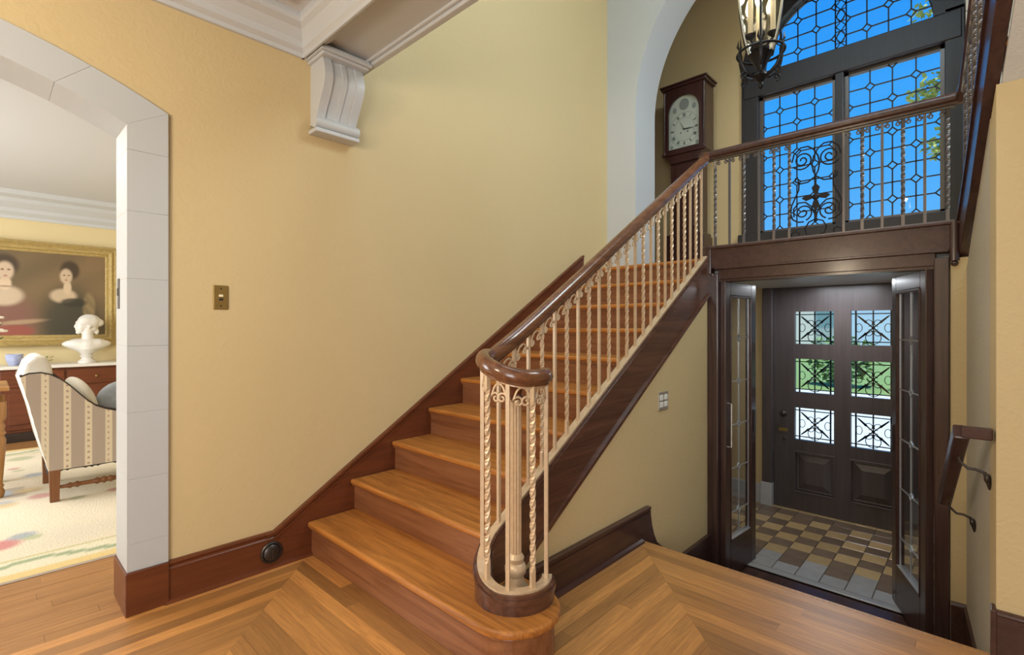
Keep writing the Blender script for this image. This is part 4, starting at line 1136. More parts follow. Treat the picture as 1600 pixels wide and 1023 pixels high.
# dial
dial = MB().prism(arch_o, 'x', F+0.012, F+0.028).build('dial', 'dial_paint', ck)
DC = (0.0, HZ0+0.04+0.205)
def dring(r0, r1, c, x, matn, name, n=40):
    rings = [[(x, c[0]+r*math.cos(2*PI*k/n), c[1]+r*math.sin(2*PI*k/n)) for r in (r0, r1)] + [(x+0.002, c[0]+r*math.cos(2*PI*k/n), c[1]+r*math.sin(2*PI*k/n)) for r in (r1, r0)] for k in range(n)]
    return MB().loft(rings, closed=True).build(name, matn, dial)
dring(0.186, 0.189, DC, F+0.0095, 'dial_grey', 'chapter_ring'); dring(0.128, 0.130, DC, F+0.0095, 'dial_grey', 'chapter_ring')
num = ['XII','I','II','III','IIII','V','VI','VII','VIII','IX','X','XI']
for h, t in enumerate(num):
    a = PI/2 + 2*PI*h/12          # seen from -x, +y is to the left
    c = (DC[0]-0.158*math.cos(PI/2-2*PI*h/12), DC[1]+0.158*math.sin(PI/2-2*PI*h/12))
    g = MB(); ang = -2*PI*h/12
    strokes = []; xx = 0.0
    for chx in t:
        if chx == 'I': strokes.append([(xx+0.003, -0.017), (xx+0.003, 0.017)]); xx += 0.008
        elif chx == 'V': strokes += [[(xx, 0.017), (xx+0.007, -0.017)], [(xx+0.007, -0.017), (xx+0.014, 0.017)]]; xx += 0.018
        else: strokes += [[(xx, 0.017), (xx+0.014, -0.017)], [(xx, -0.017), (xx+0.014, 0.017)]]; xx += 0.018
    for s0, s1 in strokes:
        pts = []
        for p in (s0, s1):
            u, v = p[0]-xx/2, p[1]
            ur, vr = u*math.cos(ang)-v*math.sin(ang), u*math.sin(ang)+v*math.cos(ang)
            pts.append((F+0.010, c[0]-ur, c[1]+vr))
        g.tube(pts, 0.0024, n=4)
    g.build('numeral', 'dial_ink', dial)
for name, a, L, w in (('hour_hand', math.radians(97), 0.080, 0.008), ('minute_hand', math.radians(93), 0.135, 0.006), ('minute_hand', math.radians(-32), 0.10, 0.004)):
    d = (-math.sin(a), math.cos(a)); 
    MB().tube([(F+0.006, DC[0]-0.02*d[0], DC[1]-0.02*d[1]), (F+0.006, DC[0]+L*0.6*d[0], DC[1]+L*0.6*d[1]), (F+0.006, DC[0]+L*d[0], DC[1]+L*d[1])], [w*0.6, w*0.7, 0.001], n=5).build(name, 'dial_ink', dial)
for yy, zz in ((0.045, -0.035), (-0.045, -0.035)): MB().ball((F+0.010, DC[0]+yy, DC[1]+zz), (0.003, 0.008, 0.008)).build('winding_hole', 'dial_ink', dial)
mn = MB().loft([[(F+0.008, 0.062*math.cos(2*PI*k/24), osp+0.075+0.062*math.sin(2*PI*k/24)) for k in range(24)], [(F+0.0125, 0.062*math.cos(2*PI*k/24), osp+0.075+0.062*math.sin(2*PI*k/24)) for k in range(24)]]).build('moon_disc', 'dial_grey', dial)
for s in (1, -1):
    MB().ball((F+0.011, s*0.125, osp+0.03), (0.002, 0.026, 0.034)).build('painted_spandrel', 'dial_grey', dial)
    MB().ball((F+0.011, s*0.165, HZ0+0.07), (0.002, 0.022, 0.022)).build('painted_spandrel', 'dial_grey', dial)
MB().prism(arch_o, 'x', F-0.003, F-0.001).build('dial_glass', 'pane_glass', ck)
ck.scale = (1, 0.88, 1)

# ------------------------------------------------------------------ hanging lantern
LC = (2.65, 0.805)
lan = empty('hanging_lantern', (LC[0], LC[1], 2.50), label='black iron hanging lantern with glass sides and candle bulbs', cat='lantern')
lp = [(0.060, 0.125), (0.085, 0.22), (0.108, 0.36), (0.122, 0.52), (0.130, 0.70), (0.126, 0.82)]
NS = 6
for k in range(NS):
    a = 2*PI*k/NS + 0.30; a2 = 2*PI*(k+1)/NS + 0.30
    MB().tube([(r*math.cos(a), r*math.sin(a), z) for r, z in lp], 0.0055, n=6).build('rib', 'nickel' if k % 2 == 0 else 'black_iron', lan, smooth=True)
    rings = [[(r*0.985*math.cos(a), r*0.985*math.sin(a), z), (r*0.985*math.cos(a2), r*0.985*math.sin(a2), z), (r*0.965*math.cos(a2), r*0.965*math.sin(a2), z), (r*0.965*math.cos(a), r*0.965*math.sin(a), z)] for r, z in lp]
    MB().loft(rings).build('glass_panel', 'lantern_glass', lan)
    # scrolled bracket below
    ca, sa = math.cos(a), math.sin(a)
    pts = [(0.012, 0.015), (0.045, 0.020), (0.080, 0.045), (0.100, 0.085), (0.108, 0.130), (0.100, 0.165)]
    MB().tube([(r*ca, r*sa, z) for r, z in pts], [0.006, 0.007, 0.008, 0.008, 0.009, 0.004], n=6).build('bracket_arm', 'black_iron', lan, smooth=True)
    sp_ = [(0.082+0.022*(1-i/14.0)*math.cos(-PI/2+i*PI/6), 0.040+0.022*(1-i/14.0)*math.sin(-PI/2+i*PI/6)) for i in range(13)]
    MB().tube([(r*ca, r*sa, z-0.02) for r, z in sp_], 0.005, n=6).build('bracket_scroll', 'black_iron', lan, smooth=True)
    lf = MB(); 
    for q in (-1, 1):
        b0 = Vector((0.105*ca, 0.105*sa, 0.135)); s_ = Vector((-sa, ca, 0))
        lf.loft([[b0+s_*0.003*q, b0-s_*0.002*q, b0+Vector((0,0,0.004))], [b0+s_*0.018*q+Vector((0.010*ca,0.010*sa,0.030)), b0+s_*0.006*q+Vector((0.006*ca,0.006*sa,0.030)), b0+s_*0.012*q+Vector((0,0,0.034))], [b0+s_*0.010*q+Vector((0.004*ca,0.004*sa,0.062)), b0+s_*0.008*q+Vector((0.004*ca,0.004*sa,0.062)), b0+s_*0.009*q+Vector((0.004*ca,0.004*sa,0.064))]])
    lf.build('iron_leaf', 'black_iron', lan)
MB().lathe([(0.002,-0.045),(0.010,-0.038),(0.014,-0.024),(0.008,-0.010),(0.020,0.0),(0.034,0.018),(0.030,0.035),(0.014,0.048),(0.030,0.080),(0.046,0.108),(0.060,0.125),(0.010,0.128)], (0,0,0), 20).build('bottom_cup', 'black_iron', lan, smooth=True)
MB().tube([(0.107*math.cos(2*PI*k/30), 0.107*math.sin(2*PI*k/30), 0.135) for k in range(30)], 0.006, n=6, closed=True).build('lower_ring', 'black_iron', lan, smooth=True)
MB().tube([(0.128*math.cos(2*PI*k/30), 0.128*math.sin(2*PI*k/30), 0.82) for k in range(30)], 0.009, n=6, closed=True).build('upper_ring', 'black_iron', lan, smooth=True)
MB().lathe([(0.135,0.82),(0.120,0.845),(0.070,0.90),(0.040,0.96),(0.028,0.99),(0.010,1.0)], (0,0,0), 24).build('top_cap', 'black_iron', lan, smooth=True)
MB().tube([(0,0,0.12),(0,0,0.84)], 0.006, n=8).build('centre_rod', 'dark_metal', lan)
for k in range(3):
    a = 2*PI*k/3 + 2.55
    px, py = 0.058*math.cos(a), 0.058*math.sin(a)
    cd_ = MB().lathe([(0.012,0.22),(0.012,0.40)], (px, py, 0), 12).build('candle_sleeve', 'candle_ivory', lan, smooth=True)
    MB().lathe([(0.008,0.40),(0.016,0.425),(0.018,0.445),(0.012,0.475),(0.003,0.50)], (px, py, 0), 12).build('bulb', 'bulb_glow', cd_, smooth=True)
    MB().lathe([(0.006,0.19),(0.024,0.205),(0.026,0.215),(0.013,0.22)], (px, py, 0), 12).build('drip_pan', 'black_iron', cd_, smooth=True)
    MB().tube([(0,0,0.17),(px*0.5,py*0.5,0.165),(px,py,0.19)], 0.005, n=6).build('candle_arm', 'black_iron', cd_)
link_me = smooth_mesh(MB().tube([(0.010*math.cos(2*PI*k/14), 0, 0.022*math.sin(2*PI*k/14)) for k in range(14)], 0.0028, n=5, closed=True).mesh('chain_link')); link_me.materials.append(M['black_iron'])
for k in range(55): inst('chain_link', link_me, lan, (0, 0, 1.02+0.0375*k), (k % 2)*PI/2)
MB().lathe([(0.010,3.05),(0.05,3.075),(0.06,3.10)], (0,0,0), 20).build('ceiling_rose', 'black_iron', lan, smooth=True)
ll = bpy.data.lights.new('lantern_glow', 'POINT'); ll.energy = 6; ll.color = (1.0, 0.82, 0.55); ll.shadow_soft_size = 0.03
lo = bpy.data.objects.new('lantern_glow', ll); COL.objects.link(lo); lo.location = (LC[0], LC[1], 3.05)

# ------------------------------------------------------------------ dining room shell
YD = 8.2
dfl = empty('floor', (0,0,0), label='oak strip floor of the dining room beyond the doorway', cat='floor', kind='structure')
B(-3.2, 3.0, -0.3, 2.4, YD, -0.014).build('subfloor', 'grout', dfl)
y = YW+0.0
while y < 4.0:
    x = -2.2 - random.uniform(0, 0.6)
    while x < 2.2:
        Lp = random.uniform(1.1, 2.0)
        xe = min(x+Lp, 2.4)
        if y > YW+0.003 or True:
            mb = MB().box(-(xe-x)/2+0.0005, -0.0325, -0.014, (xe-x)/2-0.0005, 0.0325, random.uniform(-0.0006, 0.0002))
            if not (y < 3.0 and (x > 0.62 or xe < -1.6)):
                o = mb.build('plank', 'oak_dining', dfl); o.location = ((x+xe)/2, y+0.033, 0)
        x = xe
    y += 0.066
tag(B(-3.2, 4.0, -0.014, 2.4, YD, -0.001).build('floor_rear', 'oak_dining', dfl))
mb = B(-3.2, YD, -0.1, 2.6, YD+0.2, 3.1); wall('wall_dining', mb, 'dining_wall', 'pale yellow far wall of the dining room behind the painting')
wall('wall_dining_right', B(2.4, 3.0, -0.1, 2.6, YD, 3.1), 'dining_wall', 'pale yellow right wall of the dining room')
wall('wall_dining_left', B(-3.4, 3.0, -0.1, -3.2, YD+0.2, 3.1), 'dining_wall', 'pale yellow left wall of the dining room')
tag(B(-3.4, 2.9, 2.82, 2.6, YD+0.2, 2.95).build('ceiling', 'ceiling_paint'), 'white dining room ceiling', 'ceiling', kind='structure')
tc_ = empty('trim_cornice', (0,0,0), label='white stepped cornice around the dining room ceiling', cat='cornice', kind='structure')
pf = [(0,2.525),(0.02,2.525),(0.025,2.56),(0.07,2.60),(0.08,2.64),(0.15,2.70),(0.17,2.74),(0.24,2.77),(0.26,2.83),(0,2.83)]
crown(pf, YD, -3.2, 2.4, 'x').build('cornice', 'white_paint', tc_, smooth=False)
crown(pf, 2.4, 3.0, YD, 'y').build('cornice', 'white_paint', tc_)
tag(B(-3.2, YD-0.02, 0, 2.4, YD, 0.16).build('baseboard_dining', 'white_paint'), 'white baseboard on the dining room far wall', 'baseboard', kind='structure')

# ------------------------------------------------------------------ printed grids (painting, rug, stripes)
def grid_print(name, nu, nv, to3d, colf, matn, parent=None):
    vs = [to3d(i/nu, j/nv) for j in range(nv+1) for i in range(nu+1)]
    fs = [(j*(nu+1)+i, j*(nu+1)+i+1, (j+1)*(nu+1)+i+1, (j+1)*(nu+1)+i) for j in range(nv) for i in range(nu)]
    me = bpy.data.meshes.new(name); me.from_pydata(vs, [], fs); me.update()
    at = me.color_attributes.new('print', 'FLOAT_COLOR', 'POINT')
    for j in range(nv+1):
        for i in range(nu+1):
            at.data[j*(nu+1)+i].color = (*colf(i/nu, j/nv), 1)
    me.materials.append(M[matn])
    o = bpy.data.objects.new(name, me); COL.objects.link(o)
    if parent: o.parent = parent
    return o
def mixt(a, b, t):
    t = max(0, min(1, t)); return tuple(a[i]+(b[i]-a[i])*t for i in range(3))
def sst(e0, e1, x):
    t = max(0, min(1, (x-e0)/(e1-e0))); return t*t*(3-2*t)

# painting
PX0, PX1, PZ0, PZ1 = -0.62, 1.06, 1.173, 2.15
pt = empty('framed_painting', (0.22, YD-0.03, PZ0-0.19), label='large gilt framed double portrait painting above the sideboard', cat='painting')
pt.location = (0, 0, 0)
def pcol(u, v):
    x = PX0+(PX1-PX0)*u; z = PZ0+(PZ1-PZ0)*v
    n = 0.5+0.5*math.sin(x*7+math.sin(z*5)*2)*math.cos(z*6-x*3)
    c = mixt((0.125, 0.090, 0.045), (0.215, 0.140, 0.068), n*0.7 + 0.5*sst(0.75, 1.0, x)*sst(1.4, 1.9, z))
    def ell(cx, cz, rx, rz, soft=0.25):
        q = math.sqrt(((x-cx)/rx)**2+((z-cz)/rz)**2); return 1-sst(1-soft, 1+soft, q)
    # woman on the right in dark dress with gold sleeve
    c = mixt(c, (0.055, 0.048, 0.030), ell(0.74, 1.30, 0.28, 0.40, 0.4))
    c = mixt(c, (0.055, 0.035, 0.018), ell(0.725, 1.96, 0.088, 0.115))
    c = mixt(c, (0.26, 0.19, 0.09), ell(0.905, 1.52, 0.060, 0.17)*(0.8+0.2*math.sin(x*60+z*40)))
    c = mixt(c, (0.52, 0.40, 0.27), ell(0.665, 1.645, 0.120, 0.085))
    c = mixt(c, (0.030, 0.028, 0.018), ell(0.760, 1.565, 0.120, 0.055)*0.9)
    c = mixt(c, (0.60, 0.46, 0.31), ell(0.702, 1.745, 0.036, 0.085))
    c = mixt(c, (0.55, 0.42, 0.29), ell(0.690, 1.885, 0.056, 0.090))
    c = mixt(c, (0.16, 0.09, 0.05), ell(0.672, 1.897, 0.012, 0.008)+ell(0.714, 1.897, 0.012, 0.008))
    c = mixt(c, (0.36, 0.13, 0.09), ell(0.690, 1.838, 0.015, 0.007))
    c = mixt(c, (0.44, 0.32, 0.21), ell(0.694, 1.868, 0.008, 0.022)*0.6)
    # woman on the left in rose dress
    c = mixt(c, (0.20, 0.095, 0.070), ell(0.12, 1.36, 0.30, 0.32, 0.4))
    c = mixt(c, (0.055, 0.035, 0.020), ell(0.165, 1.98, 0.115, 0.125))
    c = mixt(c, (0.54, 0.43, 0.31), ell(0.150, 1.63, 0.165, 0.115))
    c = mixt(c, (0.64, 0.49, 0.34), ell(0.165, 1.77, 0.052, 0.075))
    c = mixt(c, (0.30, 0.22, 0.15), ell(0.165, 1.735, 0.075, 0.008))
    c = mixt(c, (0.56, 0.43, 0.31), ell(0.165, 1.915, 0.072, 0.105))
    c = mixt(c, (0.16, 0.09, 0.05), ell(0.143, 1.93, 0.015, 0.009)+ell(0.196, 1.93, 0.015, 0.009))
    c = mixt(c, (0.40, 0.14, 0.10), ell(0.168, 1.858, 0.019, 0.008))
    c = mixt(c, (0.42, 0.29, 0.18), 0.8*ell(0.300, 1.325+0.12*(x-0.30), 0.19, 0.026, 0.5))
    c = mixt(c, (0.27, 0.075, 0.055), ell(0.24, 1.22, 0.17, 0.07))
    c = mixt(c, (0.06, 0.04, 0.024), ell(-0.35, 1.5, 0.16, 0.35)*0.8)
    return c
grid_print('canvas', 230, 134, lambda u, v: (PX0+(PX1-PX0)*u, YD-0.045, PZ0+(PZ1-PZ0)*v), pcol, 'canvas_print', pt)
B(PX0-0.02, YD-0.044, PZ0-0.02, PX1+0.02, YD-0.004, PZ1+0.02).build('backing', 'mahogany', pt)
def frame_member(a, b, inward):
    """mitred moulded frame member; a,b inner corners (x,z); inward: unit vector pointing to the canvas"""
    prof = [(0.0, 0.046), (-0.015, 0.060), (-0.028, 0.058), (-0.036, 0.085), (-0.060, 0.100), (-0.085, 0.085), (-0.100, 0.110), (-0.122, 0.095), (-0.128, 0.060), (-0.128, 0.003), (0.0, 0.003)]
    A, Bv = Vector(a), Vector(b); d = (Bv-A).normalized(); i_ = Vector(inward)
    rings = []; N = 40
    for t in range(N+1):
        ring = []
        for o_, h in prof:
            wob = 0.008*math.sin(t*2.4+o_*60)*(1 if o_ < -0.09 else 0.35) if 0 < t < N else 0
            p = A.lerp(Bv, t/N) + i_*(o_-abs(wob)*0.6) + d*(o_ if t == 0 else (-o_ if t == N else 0))
            ring.append((p.x, YD-h-wob*0.5*(h > 0.04), p.y))
        rings.append(ring)
    return MB().loft(rings)
corn = [(PX0, PZ0), (PX1, PZ0), (PX1, PZ1), (PX0, PZ1)]
inw = [(0, 1), (-1, 0), (0, -1), (1, 0)]
for k in range(4): frame_member(corn[k], corn[(k+1) % 4], inw[k]).build('frame_moulding', 'gilt', pt)

# sideboard
sb = empty('sideboard', (0.25, 7.72, 0), label='reddish mahogany sideboard with pale marble top under the painting', cat='sideboard')
B(-1.25, 0.02, 0.10, 0.97, 0.44, 0.80).build('body', 'mahogany', sb, bevel=0.005)
B(-1.28, -0.015, 0.80, 1.00, 0.46, 0.835).build('top', 'marble', sb, bevel=0.006)
B(-1.27, -0.005, 0.0, 0.98, 0.45, 0.10).build('plinth', 'ebony', sb, bevel=0.005)
for i in range(4):
    x0 = -1.22+i*0.545
    d_ = B(x0, 0.004, 0.60, x0+0.52, 0.022, 0.775).build('drawer', 'mahogany', sb, bevel=0.006)
    MB().ball((x0+0.26, -0.008, 0.685), (0.016, 0.016, 0.016)).build('knob', 'brass', d_)
    d_ = B(x0, 0.004, 0.13, x0+0.52, 0.022, 0.585).build('door', 'mahogany', sb, bevel=0.006)
    B(x0+0.06, -0.004, 0.19, x0+0.46, 0.006, 0.525).build('door_panel', 'mahogany', d_, bevel=0.010)
    MB().ball((x0+0.48, -0.006, 0.36), (0.012, 0.012, 0.012)).build('knob', 'brass', d_)
for x in (-1.26, 0.955): B(x, -0.008, 0.10, x+0.05, 0.03, 0.80).build('pilaster', 'honey_wood', sb, bevel=0.005)

# marble bust on the sideboard
bu = empty('marble_bust', (0.862, 7.93, 0.835), label='white marble bust of a woman in profile on the sideboard', cat='sculpture')
MB().lathe([(0.088,0),(0.088,0.020),(0.074,0.032),(0.056,0.046),(0.052,0.060),(0.066,0.074),(0.070,0.084),(0.050,0.092)], (0,0,0), 24).build('socle', 'marble', bu, smooth=True)
h = MB()
h.ball((0.018, 0, 0.470), (0.100, 0.078, 0.086), 18, 12)      # skull
h.ball((-0.045, 0, 0.420), (0.048, 0.050, 0.075), 16, 12)    # face
h.ball((-0.092, 0, 0.423), (0.016, 0.011, 0.026), 10, 8)     # nose
h.ball((-0.082, 0, 0.385), (0.016, 0.020, 0.012), 10, 8)     # mouth
h.ball((-0.072, 0, 0.358), (0.022, 0.026, 0.022), 10, 8)     # chin
h.ball((-0.074, 0, 0.462), (0.022, 0.044, 0.020), 10, 8)     # brow
h.ball((0.098, 0, 0.462), (0.044, 0.046, 0.044), 14, 10)     # hair knot
h.ball((0.050, 0, 0.405), (0.040, 0.050, 0.040), 12, 8)      # hair at nape
h.ball((0.078, 0, 0.368), (0.022, 0.024, 0.040), 10, 8)      # curl
for s in (1, -1):
    h.ball((0.012, s*0.066, 0.425), (0.018, 0.010, 0.028), 8, 6)
    h.ball((-0.010, s*0.058, 0.475), (0.060, 0.024, 0.050), 12, 8)
h.tube([(0.010, 0, 0.20), (0.008, 0, 0.27), (0.004, 0, 0.33), (0.006, 0, 0.40)], [0.080, 0.058, 0.048, 0.050], n=18)
h.ball((0.0, 0, 0.205), (0.100, 0.095, 0.095), 18, 12)       # chest
for s in (1, -1): h.tube([(s*0.03, 0.0, 0.205), (s*0.11, 0.0, 0.225), (s*0.175, 0.01, 0.228), (s*0.205, 0.012, 0.228)], [0.090, 0.066, 0.036, 0.012], n=16)
h.tube([(0, 0, 0.075), (0, 0, 0.12), (0, 0, 0.17)], [0.034, 0.066, 0.100], n=18)
h.v = [(x*1.12, y*1.12, z) if z < 0.28 else (x*1.14, y*1.14, 0.28+(z-0.28)*1.12) for x, y, z in h.v]
bo = h.build('bust_figure', 'marble', bu)
rm = bo.modifiers.new('remesh', 'REMESH'); rm.mode = 'VOXEL'; rm.voxel_size = 0.0075; rm.use_smooth_shade = True
sm_ = bo.modifiers.new('smooth', 'SMOOTH'); sm_.iterations = 3; sm_.factor = 0.5

# small things on the sideboard
bw_ = tag(MB().lathe([(0.040,0),(0.044,0.008),(0.062,0.03),(0.074,0.075),(0.076,0.125),(0.072,0.125),(0.068,0.075),(0.05,0.025),(0.003,0.014)], (0,0,0), 24).build('planter', 'porcelain', smooth=True), 'blue and white porcelain pot at the left of the sideboard', 'pot')
bw_.location = (0.235, 7.95, 0.836)
fg = empty('table_plant', (0.47, 7.92, 0.836), label='small dark leafy sprig in a dish on the sideboard', cat='plant')
MB().lathe([(0.030,0),(0.038,0.006),(0.045,0.022),(0.042,0.022),(0.003,0.010)], (0,0,0), 16).build('dish', 'dark_metal', fg, smooth=True)
lfb = MB()
for k in range(11):
    a = 2.4*k; r = 0.03+0.012*(k % 3); zz = 0.03+0.012*(k % 5)
    p = Vector((r*math.cos(a), r*math.sin(a), zz)); d = Vector((math.cos(a), math.sin(a), 0.5)).normalized(); s_ = Vector((-math.sin(a), math.cos(a), 0))
    lfb.loft([[p, p+s_*0.001, p+Vector((0,0,0.001))], [p+d*0.03+s_*0.013, p+d*0.03-s_*0.013, p+d*0.03+Vector((0,0,0.004))], [p+d*0.055, p+d*0.055+s_*0.001, p+d*0.055+Vector((0,0,0.001))]])
lfb.build('leaf_cluster', 'leaf', fg)

# rug
RGX0, RGX1, RGY0, RGY1 = -2.4, 1.9, 3.52, 7.2
rug = empty('rug', (0,0,0), label='cream floral wool rug with leafy border in the dining room', cat='rug')
random.seed(11)
flw = [(random.uniform(RGX0+0.4, RGX1-0.4), random.uniform(RGY0+0.5, RGY1-0.5), random.uniform(0.04, 0.11), random.choice([(0.48,0.20,0.20),(0.34,0.40,0.50),(0.40,0.44,0.28),(0.60,0.46,0.24)])) for _ in range(60)]
flw += [(0.06, 4.12, 0.10, (0.50, 0.10, 0.13)), (0.16, 4.22, 0.07, (0.25, 0.32, 0.40)), (0.20, 4.15, 0.05, (0.36, 0.42, 0.24))]
def rcol(u, v):
    x = RGX0+(RGX1-RGX0)*u; y = RGY0+(RGY1-RGY0)*v
    d = min(x-RGX0, RGX1-x, y-RGY0, RGY1-y)
    c = (0.72, 0.65, 0.51)
    if d < 0.075: return (0.72, 0.56, 0.26)
    if d < 0.30:
        c = (0.74, 0.69, 0.53)
        w = math.sin(x*9)*0.045+0.19
        wy = math.sin(y*9)*0.045+0.19
        t = abs(d-(w if (y-RGY0 == d or RGY1-y == d) else wy))
        if t < 0.026: c = mixt(c, (0.27, 0.35, 0.20), 0.85)
        if abs(d-0.285) < 0.012 or abs(d-0.09) < 0.008: c = (0.55, 0.50, 0.27)
        return c
    if d > 1.75: c = (0.42, 0.49, 0.57)
    elif d > 1.68: c = (0.50, 0.44, 0.36)
    n = math.sin(x*5+math.sin(y*4))*math.cos(y*6+x*2)
    c = mixt(c, (0.58, 0.54, 0.46), 0.35*max(0, n))
    for fx, fy, fr, fc in flw:
        q = math.hypot(x-fx, (y-fy))/fr
        if q < 1.2: c = mixt(c, fc, (1-sst(0.6, 1.2, q))*0.75)
    return c
grid_print('pile', 170, 150, lambda u, v: (RGX0+(RGX1-RGX0)*u, RGY0+(RGY1-RGY0)*v, 0.0125), rcol, 'rug_print', rug)
B(RGX0, RGY0, 0.001, RGX1, RGY1, 0.012).build('backing', 'cushion_cream', rug)

# striped armchair seen from its side
ch = empty('striped_armchair', (0.35, 4.85, 0.0), label='beige striped upholstered armchair with curved arms beside the doorway', cat='armchair')
side = [(-0.18, 0.925), (-0.135, 0.945), (-0.075, 0.948), (-0.02, 0.930), (0.03, 0.895), (0.08, 0.845), (0.13, 0.785), (0.18, 0.725), (0.23, 0.680), (0.29, 0.650), (0.36, 0.628), (0.46, 0.618), (0.56, 0.620), (0.60, 0.60), (0.62, 0.55), (0.60, 0.24), (-0.035, 0.24), (-0.08, 0.45), (-0.13, 0.70)]
def stripe(u):
    f = (u+0.19) % 0.118
    return f
def top_z(x):
    ps = side[:15]
    for i in range(len(ps)-1):
        if ps[i][0] <= x <= ps[i+1][0]:
            t = (x-ps[i][0])/(ps[i+1][0]-ps[i][0]+1e-9); return ps[i][1]+(ps[i+1][1]-ps[i][1])*t
    return ps[-1][1]
def left_x(z):
    ps = [(-0.035, 0.24), (-0.08, 0.45), (-0.13, 0.70), (-0.18, 0.925)]
    for i in range(3):
        if ps[i][1] <= z <= ps[i+1][1]:
            t = (z-ps[i][1])/(ps[i+1][1]-ps[i][1]); return ps[i][0]+(ps[i+1][0]-ps[i][0])*t
    return ps[-1][0] if z > 0.9 else ps[0][0]
def make_side(y0, y1):
    sp_ = MB().prism(side, 'y', y0, y1).build('arm_panel', 'cushion_cream', ch, bevel=0.006)
    return sp_
def scol(x, z):
    f = stripe(x)
    if f < 0.042:
        g = (z % 0.042)
        if abs(f-0.021) < 0.005 and g < 0.014: return (0.40, 0.30, 0.24)
        return (0.70, 0.62, 0.49)
    return (0.42, 0.355, 0.31)
arm0 = make_side(0.0, 0.085); arm1 = make_side(0.60, 0.685)
NU, NV = 170, 110
def side_pt(u, v, y):
    z_lo = 0.243
    xr = 0.60
    xl0 = left_x(z_lo + 0.0)
    x = -0.175 + (xr+0.175)*u
    zt = top_z(x)-0.004
    # lower limit follows the raked back edge
    zb = 0.243
    if x < -0.036:
        for q in range(40):
            zz = 0.243+q*0.018
            if left_x(zz) <= x: zb = zz; break
        else: zb = zt
    zb = min(zb, zt)
    return (x, y, zb+(zt-zb)*v)
for parent_, yy in ((arm0, -0.0035),):
    me_o = grid_print('striped_cover', NU, NV, lambda u, v: side_pt(u, v, yy), lambda u, v: scol(side_pt(u, v, yy)[0], side_pt(u, v, yy)[2]), 'stripe_print', parent_)
for a_, y in ((arm0, 0.0), (arm0, 0.085), (arm1, 0.60)):
    MB().tube([(x, y, z+0.002) for x, z in side[:15]], 0.0055, n=6).build('piping', 'ebony', a_, smooth=True)
# back, seat, cushions
MB().prism([(-0.185, 0.90), (-0.15, 1.02), (-0.10, 1.075), (-0.04, 1.06), (-0.01, 0.98), (0.06, 0.45), (0.06, 0.26), (-0.03, 0.24), (-0.085, 0.45), (-0.135, 0.70)], 'y', 0.07, 0.615).build('backrest', 'cushion_cream', ch, bevel=0.03, seg=3)
B(-0.02, 0.085, 0.24, 0.60, 0.60, 0.38).build('seat_frame', 'cushion_cream', ch, bevel=0.015)
B(0.05, 0.09, 0.38, 0.62, 0.595, 0.50).build('seat_cushion', 'cushion_cream', ch, bevel=0.04, seg=4)
for s_, (lx, ly) in enumerate(((-0.0, 0.03), (0.0, 0.655), (0.555, 0.03), (0.555, 0.655))):
    MB().loft([[(lx-w, ly-w, z), (lx+w, ly-w, z), (lx+w, ly+w, z), (lx-w, ly+w, z)] for z, w in ((0.013, 0.026), (0.10, 0.027), (0.245, 0.031))]).build('leg', 'walnut_leg', ch, bevel=0.003)
def turned(p0, p1, name):
    p0, p1 = Vector(p0), Vector(p1); N = 40
    pts = [p0.lerp(p1, i/N) for i in range(N+1)]
    rr = []
    for i in range(N+1):
        t = i/N; s_ = abs(t-0.5)*2
        r = 0.012+0.006*(1-s_)
        for c_ in (0.12, 0.20, 0.42, 0.50, 0.58, 0.80, 0.88): r += 0.010*math.exp(-((t-c_)/0.018)**2)
        rr.append(r)
    MB().tube(pts, rr, n=10).build('stretcher', 'walnut_leg' if name else 'ebony', ch, smooth=True)
turned((0.02, 0.03, 0.11), (0.54, 0.03, 0.11), 1); turned((0.02, 0.655, 0.11), (0.54, 0.655, 0.11), 0); turned((0.0, 0.05, 0.17), (0.0, 0.64, 0.17), 0)
pw = MB().ball((0,0,0), (0.19, 0.065, 0.17), 24, 14).build('throw_pillow', 'blue_cloth', smooth=True)
pw.location = (0.80, 5.23, 0.665); pw.rotation_euler = (0.3, 0.25, 0.25)
tag(pw, 'blue grey patterned throw pillow lying on the striped armchair', 'pillow')
pw2 = MB().ball((0,0,0), (0.075, 0.19, 0.19), 24, 14).build('throw_pillow', 'cushion_cream', smooth=True)
pw2.location = (0.53, 5.22, 0.70); pw2.rotation_euler = (0.1, -0.35, 0.2)
tag(pw2, 'cream throw pillow leaning on the back of the striped armchair', 'pillow')

# turned leg table at the far left with vase
tb = empty('side_table', (-0.27, 5.55, 0.0), label='honey coloured wooden table with turned legs at the left edge', cat='table')
B(-0.40, -0.32, 0.80, 0.40, 0.32, 0.83).build('table_top', 'honey_wood', tb, bevel=0.006)
B(-0.35, -0.27, 0.70, 0.35, 0.27, 0.80).build('apron', 'honey_wood', tb, bevel=0.003)
tl = [(0.022,0.013),(0.030,0.03),(0.034,0.06),(0.022,0.085),(0.030,0.10),(0.020,0.12),(0.026,0.20),(0.036,0.36),(0.040,0.44),(0.028,0.47),(0.040,0.49),(0.028,0.51),(0.036,0.54),(0.024,0.57),(0.042,0.60),(0.042,0.72)]
for x in (-0.32, 0.345):
    for y in (-0.27, 0.25): MB().lathe(tl, (x, y, 0), 18).build('leg', 'honey_wood', tb, smooth=True)
va = empty('flower_vase', (-0.02, 5.42, 0.831), label='dark vase with white and orange flowers at the left edge', cat='vase')
MB().lathe([(0.045,0),(0.048,0.01),(0.040,0.03),(0.050,0.12),(0.058,0.22),(0.052,0.28),(0.046,0.31),(0.050,0.32),(0.045,0.32),(0.040,0.28),(0.02,0.05)], (0,0,0), 20).build('vase', 'dark_metal', va, smooth=True)
random.seed(5)
